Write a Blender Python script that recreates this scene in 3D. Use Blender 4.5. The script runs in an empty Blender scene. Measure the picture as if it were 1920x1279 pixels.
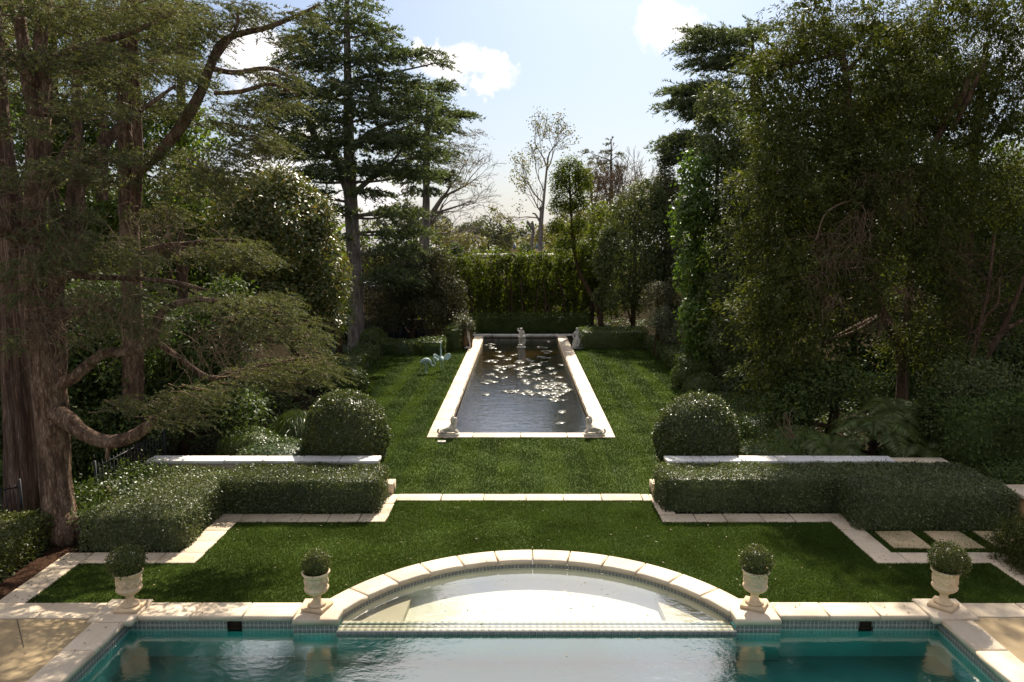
import bpy, bmesh, math, random
import numpy as np
from mathutils import Vector, Matrix

random.seed(11)
rng = np.random.default_rng(11)
SC = bpy.context.scene
COL = SC.collection

# ---------------------------------------------------------------- camera
F = 1380.0                       # focal length in photograph pixels (1920 wide)
PITCH = math.atan(189.5 / F)
H = 5.5
cd = bpy.data.cameras.new('camera'); cam = bpy.data.objects.new('camera', cd); COL.objects.link(cam)
cam.location = (0, 0, H); cam.rotation_euler = (math.pi / 2 - PITCH, 0, 0)
cd.sensor_width = 36.0; cd.lens = 36.0 * F / 1920.0; cd.shift_x = -15.0 / 1920.0
cd.clip_start = 0.1; cd.clip_end = 2000
SC.camera = cam

# ---------------------------------------------------------------- world, sun, exposure
SUN_AZ, SUN_EL = 10.0, 44.0      # azimuth to the right of +Y, elevation
world = bpy.data.worlds.new('World'); SC.world = world; world.use_nodes = True
wn = world.node_tree.nodes; wl = world.node_tree.links; wn.clear()
wout = wn.new('ShaderNodeOutputWorld'); wbg = wn.new('ShaderNodeBackground')
sky = wn.new('ShaderNodeTexSky'); sky.sky_type = 'NISHITA'; sky.sun_disc = False
sky.sun_elevation = math.radians(SUN_EL); sky.sun_rotation = math.radians(SUN_AZ)
sky.dust_density = 2.2; sky.air_density = 1.0; sky.ozone_density = 0.3
SKY_STRENGTH = 0.062
wbg.inputs['Strength'].default_value = SKY_STRENGTH


def wmath(op, a, b=None, c=None, vec=False):
    n = wn.new('ShaderNodeVectorMath' if vec else 'ShaderNodeMath'); n.operation = op
    for i, x in enumerate((a, b, c)):
        if x is None: continue
        if hasattr(x, 'is_output'): wl.new(x, n.inputs[i])
        else: n.inputs[i].default_value = x
    return n


tc = wn.new('ShaderNodeTexCoord')
DIR = tc.outputs['Generated']


def pixdir(px, py):
    x, y = (px - 975) / F, -(py - 639.5) / F
    c, s = math.cos(math.pi / 2 - PITCH), math.sin(math.pi / 2 - PITCH)
    v = np.array([x, c * y + s, s * y - c])
    return v / np.linalg.norm(v)


wnoise = wn.new('ShaderNodeTexNoise'); wnoise.inputs['Scale'].default_value = 26; wnoise.inputs['Detail'].default_value = 6
wnoise.inputs['Roughness'].default_value = 0.6
wl.new(DIR, wnoise.inputs['Vector'])
wcol = wmath('SUBTRACT', wnoise.outputs['Color'], (0.5, 0.5, 0.5), vec=True)
wdis = wmath('SCALE', wcol.outputs[0], vec=True); wdis.inputs['Scale'].default_value = 0.095
wpos = wmath('ADD', DIR, wdis.outputs[0], vec=True)
mask = None
for (px, py, rx, rz) in ((850, 118, .046, .021), (905, 132, .042, .018), (800, 100, .022, .014), (1240, 30, .036, .026), (1275, 58, .034, .026), (1225, 8, .026, .018),
                         (470, 105, .045, .040), (520, 320, .05, .03), (560, 250, .04, .02), (700, 360, .06, .02), (-250, 60, .12, .05), (2150, 40, .12, .05), (2500, 160, .10, .04)):
    d = pixdir(px, py)
    s = wmath('SUBTRACT', wpos.outputs[0], tuple(d), vec=True)
    m = wmath('MULTIPLY', s.outputs[0], (1 / rx, 0.0, 1 / rz), vec=True)
    l = wmath('LENGTH', m.outputs[0], vec=True)
    r = wn.new('ShaderNodeMapRange'); r.interpolation_type = 'SMOOTHSTEP'
    r.inputs[1].default_value = 1.25; r.inputs[2].default_value = 0.40
    wl.new(l.outputs['Value'], r.inputs[0])
    fr = wmath('DOT_PRODUCT', DIR, (0, 1, 0), vec=True)           # only the half of the sky they stand in
    st = wmath('GREATER_THAN', fr.outputs['Value'], 0.0)
    mm = wmath('MULTIPLY', r.outputs[0], st.outputs[0])
    mask = mm if mask is None else wmath('MAXIMUM', mask.outputs[0], mm.outputs[0])
# added clouds above the view to raise the fill light, flat layer in perspective
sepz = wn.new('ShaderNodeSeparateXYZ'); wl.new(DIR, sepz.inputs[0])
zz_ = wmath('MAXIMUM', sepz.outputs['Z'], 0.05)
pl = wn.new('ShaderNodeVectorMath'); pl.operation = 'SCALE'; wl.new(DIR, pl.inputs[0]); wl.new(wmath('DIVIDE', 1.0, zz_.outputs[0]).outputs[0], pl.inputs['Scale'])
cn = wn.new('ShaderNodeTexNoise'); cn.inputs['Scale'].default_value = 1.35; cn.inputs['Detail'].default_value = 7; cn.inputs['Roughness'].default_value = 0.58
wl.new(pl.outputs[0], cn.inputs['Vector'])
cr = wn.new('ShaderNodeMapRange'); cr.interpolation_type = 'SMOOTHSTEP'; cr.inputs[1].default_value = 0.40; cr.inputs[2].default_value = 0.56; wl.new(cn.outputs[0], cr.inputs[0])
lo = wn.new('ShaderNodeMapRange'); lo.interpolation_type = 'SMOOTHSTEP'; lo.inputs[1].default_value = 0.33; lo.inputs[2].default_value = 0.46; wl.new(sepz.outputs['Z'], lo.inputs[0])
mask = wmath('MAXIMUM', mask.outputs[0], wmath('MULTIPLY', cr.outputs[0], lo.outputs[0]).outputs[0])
wmix = wn.new('ShaderNodeMix'); wmix.data_type = 'RGBA'
wl.new(mask.outputs[0], wmix.inputs[0])
# pale haze that thickens evenly towards the horizon all round
sepd = wn.new('ShaderNodeSeparateXYZ'); wl.new(DIR, sepd.inputs[0])
hz = wmath('MULTIPLY', wmath('MAXIMUM', sepd.outputs['Z'], 0.0).outputs[0], -7.5)
hz = wmath('MULTIPLY', wmath('POWER', 2.718, hz.outputs[0]).outputs[0], 0.72)
tint = wn.new('ShaderNodeMix'); tint.data_type = 'RGBA'; tint.blend_type = 'MULTIPLY'; tint.inputs[0].default_value = 1.0
wl.new(sky.outputs[0], tint.inputs[6]); tint.inputs[7].default_value = (.57, .68, .84, 1)
sd = wn.new('ShaderNodeMix'); sd.data_type = 'RGBA'; wl.new(hz.outputs[0], sd.inputs[0])
wl.new(tint.outputs[2], sd.inputs[6]); sd.inputs[7].default_value = (7.3, 6.9, 6.7, 1)
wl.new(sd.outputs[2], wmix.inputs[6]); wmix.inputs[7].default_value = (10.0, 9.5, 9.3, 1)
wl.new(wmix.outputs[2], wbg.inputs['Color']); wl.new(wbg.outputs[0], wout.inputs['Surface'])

sl = bpy.data.lights.new('sun', 'SUN'); sl.energy = 4.7; sl.angle = math.radians(0.55); sl.color = (1.0, 0.91, 0.77)
sun = bpy.data.objects.new('sun', sl); COL.objects.link(sun)
az, el = math.radians(SUN_AZ), math.radians(SUN_EL)
sun.rotation_euler = Vector((math.sin(az) * math.cos(el), math.cos(az) * math.cos(el), math.sin(el))).to_track_quat('Z', 'Y').to_euler()
sun.location = (0, 30, 40)

SC.view_settings.view_transform = 'Standard'; SC.view_settings.look = 'None'
SC.view_settings.exposure = 1.12; SC.view_settings.gamma = 1.0; SC.view_settings.use_curve_mapping = False
SC.render.engine = 'CYCLES'
cy = SC.cycles
cy.max_bounces = 6; cy.diffuse_bounces = 3; cy.glossy_bounces = 3; cy.transmission_bounces = 3; cy.transparent_max_bounces = 8
cy.caustics_reflective = False; cy.caustics_refractive = False
cy.sample_clamp_indirect = 4.0; cy.sample_clamp_direct = 3.0
cy.use_denoising = True
try:
    cy.denoiser = 'OPENIMAGEDENOISE'; cy.denoising_input_passes = 'RGB_ALBEDO_NORMAL'; cy.denoising_prefilter = 'ACCURATE'
except Exception: pass


HAZE = 0.0

# ---------------------------------------------------------------- pixel helpers (only used to read positions off the photograph)
def ray(px, py):
    x, y = (px - 975) / F, -(py - 639.5) / F
    c, s = math.cos(math.pi / 2 - PITCH), math.sin(math.pi / 2 - PITCH)
    return np.array([x, c * y + s, s * y - c])


def G(px, py, z=0.0):
    d = ray(px, py); t = (z - H) / d[2]
    return np.array([t * d[0], t * d[1], z])


def V(px, py, Y):
    d = ray(px, py); t = Y / d[1]
    return np.array([t * d[0], Y, H + t * d[2]])


def ppm(Y): return F / (Y * 1.0)      # pixels per metre, about


# ---------------------------------------------------------------- object helpers
def tag(o, label=None, cat=None, group=None, kind=None):
    if label: o['label'] = label
    if cat: o['category'] = cat
    if group: o['group'] = group
    if kind: o['kind'] = kind
    return o


def empty(name, loc=(0, 0, 0), label=None, cat=None, group=None, kind=None, rz=0.0):
    o = bpy.data.objects.new(name, None); COL.objects.link(o); o.location = loc; o.rotation_euler = (0, 0, rz)
    o.empty_display_size = 0.2
    return tag(o, label, cat, group, kind)


class Acc:
    """collects numpy geometry and links it as one mesh object"""
    def __init__(s): s.v = []; s.q = []; s.t = []; s.ng = []; s.n = 0; s.qm = []; s.tm = []
    def add(s, v, q=None, t=None):
        v = np.asarray(v, np.float32).reshape(-1, 3)
        if q is not None and len(q): s.q.append(np.asarray(q, np.int64).reshape(-1, 4) + s.n)
        if t is not None and len(t): s.t.append(np.asarray(t, np.int64).reshape(-1, 3) + s.n)
        s.v.append(v); s.n += len(v)
    def ngon(s, v, faces):
        s.ng += [[i + s.n for i in f] for f in faces]
        v = np.asarray(v, np.float32).reshape(-1, 3); s.v.append(v); s.n += len(v)
    def mesh(s, name, smooth=False):
        me = bpy.data.meshes.new(name)
        v = np.concatenate(s.v) if s.v else np.zeros((0, 3), np.float32)
        q = np.concatenate(s.q) if s.q else np.zeros((0, 4), np.int64)
        t = np.concatenate(s.t) if s.t else np.zeros((0, 3), np.int64)
        ngl = [len(f) for f in s.ng]
        loops = np.concatenate([q.ravel(), t.ravel(), np.array([i for f in s.ng for i in f], np.int64)]).astype(np.int32)
        tot = np.concatenate([np.full(len(q), 4), np.full(len(t), 3), np.array(ngl, np.int64)]).astype(np.int32)
        start = (np.cumsum(tot) - tot).astype(np.int32)
        me.vertices.add(len(v)); me.vertices.foreach_set('co', v.ravel())
        me.loops.add(len(loops)); me.loops.foreach_set('vertex_index', loops)
        me.polygons.add(len(tot)); me.polygons.foreach_set('loop_start', start); me.polygons.foreach_set('loop_total', tot)
        if smooth: me.polygons.foreach_set('use_smooth', np.ones(len(tot), bool))
        me.update(calc_edges=True); me.validate()
        return me
    def obj(s, name, mat, parent=None, smooth=False, loc=None):
        me = s.mesh(name, smooth)
        if mat: me.materials.append(mat)
        o = bpy.data.objects.new(name, me); COL.objects.link(o)
        if parent is not None:
            o.parent = parent
            bl = Vector((0, 0, 0)); p = parent
            while p is not None: bl += p.location; p = p.parent
            me.transform(Matrix.Translation(-bl))
        elif loc is not None:
            me.transform(Matrix.Translation(-Vector(loc))); o.location = loc
        return o


def dup_tree(o, loc, label=None, group=None, rz=None, scale=None):
    r = o.copy(); COL.objects.link(r); r.location = loc
    if rz is not None: r.rotation_euler = (0, 0, rz)
    if scale is not None: r.scale = scale
    if label: r['label'] = label
    if group: r['group'] = group
    for ch in list(o.children):
        c = ch.copy(); COL.objects.link(c); c.parent = r
        for g in ch.children:
            d = g.copy(); COL.objects.link(d); d.parent = c
    return r


def norm(a): return a / np.maximum(np.linalg.norm(a, axis=-1, keepdims=True), 1e-9)


def rand_dir(n): return norm(rng.normal(size=(n, 3)))


def tube(acc, pts, rad, n=7, jit=0.0, cap=True, ridge=0.0):
    pts = np.asarray(pts, float); k = len(pts); rad = np.broadcast_to(np.asarray(rad, float), (k,))
    tan = np.gradient(pts, axis=0); tan = norm(tan)
    up = np.array([0, 0, 1.0]) if abs(tan[0][2]) < 0.9 else np.array([0, 1.0, 0])
    a = np.cross(tan[0], up); a /= np.linalg.norm(a)
    vs = []
    th = np.linspace(0, 2 * math.pi, n, endpoint=False)
    rg = rng.normal(size=n)
    for i in range(k):
        rg = rg * .93 + rng.normal(size=n) * .36
        a = a - tan[i] * a.dot(tan[i]); a /= np.linalg.norm(a); b = np.cross(tan[i], a)
        rr = rad[i] * (1 + jit * rng.normal(size=n) + ridge * rg)[:, None]
        vs.append(pts[i] + rr * (np.cos(th)[:, None] * a + np.sin(th)[:, None] * b))
    v = np.concatenate(vs)
    i, j = np.meshgrid(np.arange(k - 1), np.arange(n), indexing='ij')
    j2 = (j + 1) % n
    q = np.stack([i * n + j, i * n + j2, (i + 1) * n + j2, (i + 1) * n + j], -1).reshape(-1, 4)
    if cap: acc.ngon(v * 0 + v, [list(range(n))[::-1], [(k - 1) * n + x for x in range(n)]]); base = acc.n - len(v); acc.q.append(q + base)
    else: acc.add(v, q)


def smooth_path(pts, m=4):
    """Catmull-Rom through control points; extra columns ride along"""
    p = np.asarray(pts, float); p = np.vstack([2 * p[0] - p[1], p, 2 * p[-1] - p[-2]]); out = []
    for i in range(1, len(p) - 2):
        for t in np.linspace(0, 1, m, endpoint=False):
            a, b, c, d = p[i - 1], p[i], p[i + 1], p[i + 2]
            out.append(0.5 * (2 * b + (c - a) * t + (2 * a - 5 * b + 4 * c - d) * t * t + (3 * b - a - 3 * c + d) * t ** 3))
    out.append(p[-2]); return np.array(out)


def lathe(acc, prof, n=24, cx=0, cy=0):
    th = np.linspace(0, 2 * math.pi, n, endpoint=False); k = len(prof)
    v = np.array([[cx + r * math.cos(t), cy + r * math.sin(t), z] for r, z in prof for t in th])
    i, j = np.meshgrid(np.arange(k - 1), np.arange(n), indexing='ij'); j2 = (j + 1) % n
    acc.add(v, np.stack([i * n + j, i * n + j2, (i + 1) * n + j2, (i + 1) * n + j], -1).reshape(-1, 4))


def box(acc, x0, x1, y0, y1, z0, z1):
    v = [(x, y, z) for z in (z0, z1) for y in (y0, y1) for x in (x0, x1)]
    acc.add(v, [(0, 2, 3, 1), (4, 5, 7, 6), (0, 1, 5, 4), (2, 6, 7, 3), (0, 4, 6, 2), (1, 3, 7, 5)])


def slab(acc, poly, z0, z1, bev=0.008, jit=0.0):
    """a prism from a convex polygon (counter-clockwise) with a rounded top edge"""
    p = np.asarray(poly, float); n = len(p)
    if jit: p = p + rng.normal(size=p.shape) * jit
    def inset(d):
        out = []
        for i in range(n):
            a, b, c = p[i - 1], p[i], p[(i + 1) % n]
            e1 = (b - a) / np.linalg.norm(b - a); e2 = (c - b) / np.linalg.norm(c - b)
            n1 = np.array([-e1[1], e1[0]]); n2 = np.array([-e2[1], e2[0]])
            out.append(b + (n1 + n2) / max(1 + n1.dot(n2), 0.3) * d)
        return np.array(out)
    rings = [(0, z0), (0, z1 - bev), (0.3 * bev, z1 - 0.3 * bev), (bev, z1)]
    v = np.vstack([np.c_[inset(d), np.full(n, z)] for d, z in rings])
    fs = [list(range(n))[::-1]]
    for r in range(3):
        for i in range(n):
            j = (i + 1) % n; fs.append([r * n + i, r * n + j, (r + 1) * n + j, (r + 1) * n + i])
    fs.append([3 * n + i for i in range(n)])
    acc.ngon(v, fs)


def rect(x0, x1, y0, y1): return [(x0, y0), (x1, y0), (x1, y1), (x0, y1)]


# ---------------------------------------------------------------- materials
def nodes(name):
    m = bpy.data.materials.new(name); m.use_nodes = True; nt = m.node_tree
    return m, nt, nt.nodes, nt.links, nt.nodes['Principled BSDF'], nt.nodes['Material Output']


def ramp(N, L, fac, stops):
    r = N.new('ShaderNodeValToRGB'); e = r.color_ramp.elements
    while len(e) < len(stops): e.new(0.5)
    for x, (p, c) in zip(e, stops): x.position = p; x.color = (*c, 1)
    L.new(fac, r.inputs[0]); return r.outputs[0]


def noise(N, L, vec, scale, detail=4, rough=0.55, stretch=None):
    if stretch is not None:
        mp = N.new('ShaderNodeMapping'); mp.inputs['Scale'].default_value = stretch; L.new(vec, mp.inputs[0]); vec = mp.outputs[0]
    n = N.new('ShaderNodeTexNoise'); n.inputs['Scale'].default_value = scale; n.inputs['Detail'].default_value = detail
    n.inputs['Roughness'].default_value = rough; L.new(vec, n.inputs['Vector']); return n


def mixc(N, L, fac, a, b, mode='MIX'):
    m = N.new('ShaderNodeMix'); m.data_type = 'RGBA'; m.blend_type = mode
    for s, x in ((0, fac), (6, a), (7, b)):
        if hasattr(x, 'is_output'): L.new(x, m.inputs[s])
        elif s == 0: m.inputs[0].default_value = x
        else: m.inputs[s].default_value = (*x, 1)
    return m.outputs[2]


def bump(N, L, h, strength, dist, bsdf):
    b = N.new('ShaderNodeBump'); b.inputs['Strength'].default_value = strength; b.inputs['Distance'].default_value = dist
    L.new(h, b.inputs['Height']); L.new(b.outputs[0], bsdf.inputs['Normal']); return b


def leafmat(name, a, b, c, rough=0.45, transl=0.3, tcol=None, spec=0.5, patch=0.6):
    """three tones picked leaf by leaf, slow drift over the plant, light through the blade"""
    m, nt, N, L, B, O = nodes(name)
    a, b, c = [(x[0] * 1.07, x[1], x[2] * .80) for x in (a, b, c)]
    g = N.new('ShaderNodeNewGeometry')
    col = ramp(N, L, g.outputs['Random Per Island'], ((0.0, a), (0.55, b), (1.0, c)))
    nz = noise(N, L, g.outputs['Position'], 0.9, 3)
    drift = N.new('ShaderNodeMapRange'); drift.inputs[1].default_value = 0.3; drift.inputs[2].default_value = 0.7
    drift.inputs[3].default_value = 1 - patch * 0.5; drift.inputs[4].default_value = 1 + patch * 0.5
    L.new(nz.outputs[0], drift.inputs[0])
    cm = N.new('ShaderNodeVectorMath'); cm.operation = 'SCALE'; L.new(col, cm.inputs[0]); L.new(drift.outputs[0], cm.inputs['Scale'])
    L.new(cm.outputs[0], B.inputs['Base Color'])
    B.inputs['Roughness'].default_value = rough; B.inputs['Specular IOR Level'].default_value = spec
    if transl:
        t = N.new('ShaderNodeBsdfTranslucent'); tm = mixc(N, L, 1.0, cm.outputs[0], tcol or (1.3, 1.35, 0.5), 'MULTIPLY'); L.new(tm, t.inputs[0])
        mx = N.new('ShaderNodeMixShader'); mx.inputs[0].default_value = transl
        L.new(B.outputs[0], mx.inputs[1]); L.new(t.outputs[0], mx.inputs[2]); L.new(mx.outputs[0], O.inputs['Surface'])
    return m


def barkmat(name, a, b, c, scale=8.0, stretch=(1, 1, 0.22), strength=1.0, rough=0.9):
    m, nt, N, L, B, O = nodes(name)
    t = N.new('ShaderNodeTexCoord'); v = t.outputs['Object']
    n1 = noise(N, L, v, scale, 6, 0.65, stretch); n2 = noise(N, L, v, 1.3, 3)
    col = ramp(N, L, n1.outputs[0], ((0.40, a), (0.50, b), (0.60, c)))
    k = N.new('ShaderNodeMath'); k.operation = 'MULTIPLY'; k.inputs[1].default_value = .45; L.new(n2.outputs[0], k.inputs[0]); col = mixc(N, L, k.outputs[0], col, b, 'MIX')
    mp = N.new('ShaderNodeMapping'); mp.inputs['Scale'].default_value = (stretch[0], stretch[1], stretch[2] * .9); L.new(v, mp.inputs[0])
    dn = N.new('ShaderNodeMix'); dn.data_type = 'VECTOR'; dn.inputs[0].default_value = .13; L.new(mp.outputs[0], dn.inputs[4]); L.new(n1.outputs['Color'], dn.inputs[5])
    vo = N.new('ShaderNodeTexVoronoi'); vo.feature = 'DISTANCE_TO_EDGE'; vo.inputs['Scale'].default_value = scale * 4.0; L.new(dn.outputs[1], vo.inputs['Vector'])
    ck = N.new('ShaderNodeMapRange'); ck.inputs[1].default_value = 0.0; ck.inputs[2].default_value = 0.22; ck.inputs[3].default_value = .52; ck.inputs[4].default_value = 1.0; L.new(vo.outputs['Distance'], ck.inputs[0])
    cs = N.new('ShaderNodeVectorMath'); cs.operation = 'SCALE'; L.new(col, cs.inputs[0]); L.new(ck.outputs[0], cs.inputs['Scale'])
    L.new(cs.outputs[0], B.inputs['Base Color']); B.inputs['Roughness'].default_value = rough; B.inputs['Specular IOR Level'].default_value = 0.2
    hh = N.new('ShaderNodeMath'); hh.operation = 'MULTIPLY'; L.new(ck.outputs[0], hh.inputs[0]); L.new(n1.outputs[0], hh.inputs[1])
    bump(N, L, hh.outputs[0], strength, 0.07, B); return m


def stonemat(name, a, b, dirt=(0.30, 0.24, 0.16), rough=0.75, amount=0.35, moss=None, scale=3.0):
    m, nt, N, L, B, O = nodes(name)
    t = N.new('ShaderNodeNewGeometry'); v = t.outputs['Position']
    oi = N.new('ShaderNodeObjectInfo')
    n1 = noise(N, L, v, scale, 6, 0.6); n2 = noise(N, L, v, scale * 9, 5, 0.7); n3 = noise(N, L, v, scale * .45, 4)
    col = mixc(N, L, n1.outputs[0], a, b)
    f = N.new('ShaderNodeMapRange'); f.inputs[1].default_value = 0.52; f.inputs[2].default_value = 0.75; f.inputs[4].default_value = amount
    L.new(n2.outputs[0], f.inputs[0]); col = mixc(N, L, f.outputs[0], col, dirt)
    f3 = N.new('ShaderNodeMapRange'); f3.inputs[1].default_value = 0.5; f3.inputs[2].default_value = 0.72; f3.inputs[4].default_value = amount * 1.2
    L.new(n3.outputs[0], f3.inputs[0]); col = mixc(N, L, f3.outputs[0], col, moss or dirt)
    hv = N.new('ShaderNodeHueSaturation'); mr = N.new('ShaderNodeMapRange'); mr.inputs[3].default_value = 0.84; mr.inputs[4].default_value = 1.08
    L.new(oi.outputs['Random'], mr.inputs[0]); L.new(mr.outputs[0], hv.inputs['Value']); L.new(col, hv.inputs['Color'])
    L.new(hv.outputs[0], B.inputs['Base Color']); B.inputs['Roughness'].default_value = rough; B.inputs['Specular IOR Level'].default_value = 0.3
    bump(N, L, n2.outputs[0], 0.25, 0.01, B); return m


def plainmat(name, col, rough=0.7, var=0.15, scale=6.0, metallic=0.0, bumpy=0.0):
    m, nt, N, L, B, O = nodes(name)
    t = N.new('ShaderNodeNewGeometry'); n = noise(N, L, t.outputs['Position'], scale, 5, 0.6)
    c = np.array(col)
    cc = ramp(N, L, n.outputs[0], ((0.3, tuple(c * (1 - var))), (0.7, tuple(np.minimum(c * (1 + var), 1)))))
    L.new(cc, B.inputs['Base Color']); B.inputs['Specular IOR Level'].default_value = .0 if rough >= 1 else .08 if rough > .85 else .4; B.inputs['Roughness'].default_value = rough; B.inputs['Metallic'].default_value = metallic
    if bumpy: bump(N, L, n.outputs[0], bumpy, 0.03, B)
    return m


def watermat(name, tint, ior, rough, layers, strength, dist, base=None):
    """a thin clear surface: what lies below is seen through a tint, the sky is mirrored by the Fresnel law"""
    m, nt, N, L, B, O = nodes(name); N.remove(B)
    g = N.new('ShaderNodeNewGeometry'); v = g.outputs['Position']; h = None
    for sc, st, wgt in layers:
        n = noise(N, L, v, sc, 3, 0.5, st)
        k = N.new('ShaderNodeMath'); k.operation = 'MULTIPLY'; k.inputs[1].default_value = wgt; L.new(n.outputs[0], k.inputs[0])
        if h is None: h = k.outputs[0]
        else:
            a = N.new('ShaderNodeMath'); a.operation = 'ADD'; L.new(h, a.inputs[0]); L.new(k.outputs[0], a.inputs[1]); h = a.outputs[0]
    b = N.new('ShaderNodeBump'); b.inputs['Strength'].default_value = strength; b.inputs['Distance'].default_value = dist; L.new(h, b.inputs['Height'])
    # Schlick's Fresnel, the same from above and below, so that sunlight reaches the bottom
    f0 = ((ior - 1) / (ior + 1)) ** 2
    dt = N.new('ShaderNodeVectorMath'); dt.operation = 'DOT_PRODUCT'; L.new(b.outputs[0], dt.inputs[0]); L.new(g.outputs['Incoming'], dt.inputs[1])
    def mth(op, x, y):
        k = N.new('ShaderNodeMath'); k.operation = op
        for i_, z in enumerate((x, y)):
            if hasattr(z, 'is_output'): L.new(z, k.inputs[i_])
            elif z is not None: k.inputs[i_].default_value = z
        return k.outputs[0]
    om = mth('SUBTRACT', 1.0, mth('ABSOLUTE', dt.outputs['Value'], None))
    fr = mth('ADD', mth('MULTIPLY', mth('POWER', om, 5.0), 1 - f0), f0)
    tr = N.new('ShaderNodeBsdfTransparent'); tr.inputs[0].default_value = (*tint, 1)
    gl = N.new('ShaderNodeBsdfGlossy'); gl.inputs['Roughness'].default_value = rough; gl.inputs[0].default_value = (1, 1, 1, 1); L.new(b.outputs[0], gl.inputs['Normal'])
    mx = N.new('ShaderNodeMixShader'); L.new(fr, mx.inputs[0]); L.new(tr.outputs[0], mx.inputs[1]); L.new(gl.outputs[0], mx.inputs[2])
    L.new(mx.outputs[0], O.inputs['Surface']); return m


M = {}
M['cedar'] = leafmat('cedar_needles', (0.066, 0.081, 0.045), (0.103, 0.117, 0.066), (0.158, 0.156, 0.095), 0.6, 0.28, spec=0.25)
M['cedar_far'] = leafmat('blue_cedar_needles', (0.051, 0.081, 0.054), (0.087, 0.117, 0.078), (0.135, 0.156, 0.102), 0.6, 0.36, spec=0.2)
M['cedar_dry'] = leafmat('dry_cedar_needles', (0.099, 0.091, 0.058), (0.165, 0.140, 0.091), (0.231, 0.181, 0.116), 0.6, 0.2, spec=0.3)
M['camellia'] = leafmat('camellia_leaves', (0.051, 0.079, 0.022), (0.091, 0.121, 0.032), (0.206, 0.151, 0.063), 0.42, 0.28, spec=0.45)
M['laurel'] = leafmat('laurel_leaves', (0.032, 0.061, 0.021), (0.059, 0.094, 0.029), (0.096, 0.132, 0.038), 0.58, 0.3, spec=0.22)
M['sunny'] = leafmat('sunlit_tree_leaves', (0.049, 0.086, 0.023), (0.091, 0.140, 0.033), (0.140, 0.190, 0.049), 0.55, 0.45, spec=0.25)
M['dark_shrub'] = leafmat('dark_shrub_leaves', (0.037, 0.046, 0.027), (0.066, 0.071, 0.041), (0.116, 0.104, 0.063), 0.6, 0.22, spec=0.2)
M['ficus'] = leafmat('screen_hedge_leaves', (0.051, 0.075, 0.012), (0.081, 0.111, 0.017), (0.119, 0.145, 0.029), 0.55, 0.52, spec=0.25)
M['podocarpus'] = leafmat('yew_pine_leaves', (0.037, 0.051, 0.014), (0.059, 0.075, 0.021), (0.095, 0.104, 0.034), 0.6, 0.38, spec=0.15)
M['ivy'] = leafmat('ivy_leaves', (.050, .098, .018), (.075, .135, .024), (.105, .165, .036), 0.45, 0.38, spec=.35)
M['magnolia'] = leafmat('magnolia_leaves', (0.044, 0.067, 0.029), (0.081, 0.105, 0.046), (0.132, 0.146, 0.065), 0.58, 0.3, spec=0.22)
M['grey_leaf'] = leafmat('grey_green_leaves', (0.060, 0.075, 0.045), (0.095, 0.110, 0.065), (0.140, 0.150, 0.090), 0.5, 0.25)
M['box'] = leafmat('boxwood_leaves', (0.044, 0.069, 0.027), (0.083, 0.111, 0.048), (0.165, 0.179, 0.105), 0.45, 0.25, spec=0.42, patch=0.5)
M['topiary'] = leafmat('box_ball_leaves', (0.036, 0.054, 0.012), (0.066, 0.086, 0.018), (0.115, 0.12, 0.04), 0.45, 0.28, spec=0.4, patch=0.5)
M['ligustrum'] = leafmat('privet_leaves', (0.031, 0.051, 0.015), (0.057, 0.081, 0.022), (0.116, 0.127, 0.050), 0.42, 0.25, spec=0.5, patch=0.4)
M['low_hedge'] = leafmat('low_hedge_leaves', (0.037, 0.068, 0.013), (0.062, 0.099, 0.018), (0.094, 0.127, 0.026), 0.45, 0.3, patch=0.4)
M['fern'] = leafmat('fern_leaves', (0.054, 0.089, 0.022), (0.084, 0.124, 0.032), (0.121, 0.155, 0.049), 0.5, 0.35)
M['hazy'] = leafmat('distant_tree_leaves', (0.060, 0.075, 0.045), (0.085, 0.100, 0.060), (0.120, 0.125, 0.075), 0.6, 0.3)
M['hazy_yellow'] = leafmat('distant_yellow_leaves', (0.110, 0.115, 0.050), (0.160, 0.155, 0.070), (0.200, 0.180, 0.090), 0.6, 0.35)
M['grass'] = leafmat('grass_blades', (.037, .067, .014), (.050, .086, .019), (.068, .106, .030), 0.8, 0.33, tcol=(1.15, 1.12, .7), spec=0.04, patch=0.6)
M['ground_cover'] = leafmat('ground_cover_leaves', (0.036, 0.069, 0.030), (0.066, 0.109, 0.043), (0.148, 0.181, 0.091), 0.4, 0.2)
M['bark'] = barkmat('cedar_bark', (.080, .047, .030), (.225, .140, .088), (.38, .26, .175))
M['redbark'] = barkmat('redwood_bark', (.060, .034, .024), (.175, .105, .072), (.29, .195, .14), 9.0, (1, 1, .05), 1.0)
M['greybark'] = barkmat('grey_bark', (.13, .105, .09), (.28, .23, .20), (.42, .36, .31), 9, (1, 1, .18), 0.6)
M['brownbark'] = barkmat('brown_bark', (.05, .028, .016), (.12, .072, .042), (.19, .125, .075), 9, (1, 1, .18), 0.5)
M['twig'] = plainmat('dead_twigs', (.17, .115, .075), 0.9, 0.3, 20)
M['palebark'] = plainmat('pale_plane_bark', (.20, .165, .125), 0.9, 0.35, 8)
M['stone'] = stonemat('cream_limestone', (.56, .44, .30), (.68, .56, .41), (.36, .27, .17), 0.75, 0.6)
M['coping'] = stonemat('honed_pool_coping', (.58, .46, .32), (.69, .58, .44), (.40, .29, .19), 0.65, 0.6)
M['pale'] = stonemat('pale_wall_cap', (.66, .62, .57), (.76, .73, .68), (.40, .38, .36), 0.7, 0.4)
M['slabst'] = stonemat('mossy_sandstone', (.50, .365, .20), (.60, .46, .28), (.28, .21, .11), 0.8, 0.5, (.15, .16, .05), 2.6)
M['patio'] = stonemat('tan_patio_concrete', (.31, .225, .12), (.37, .275, .155), (.22, .155, .09), 0.85, 0.35, None, 1.6)
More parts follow.
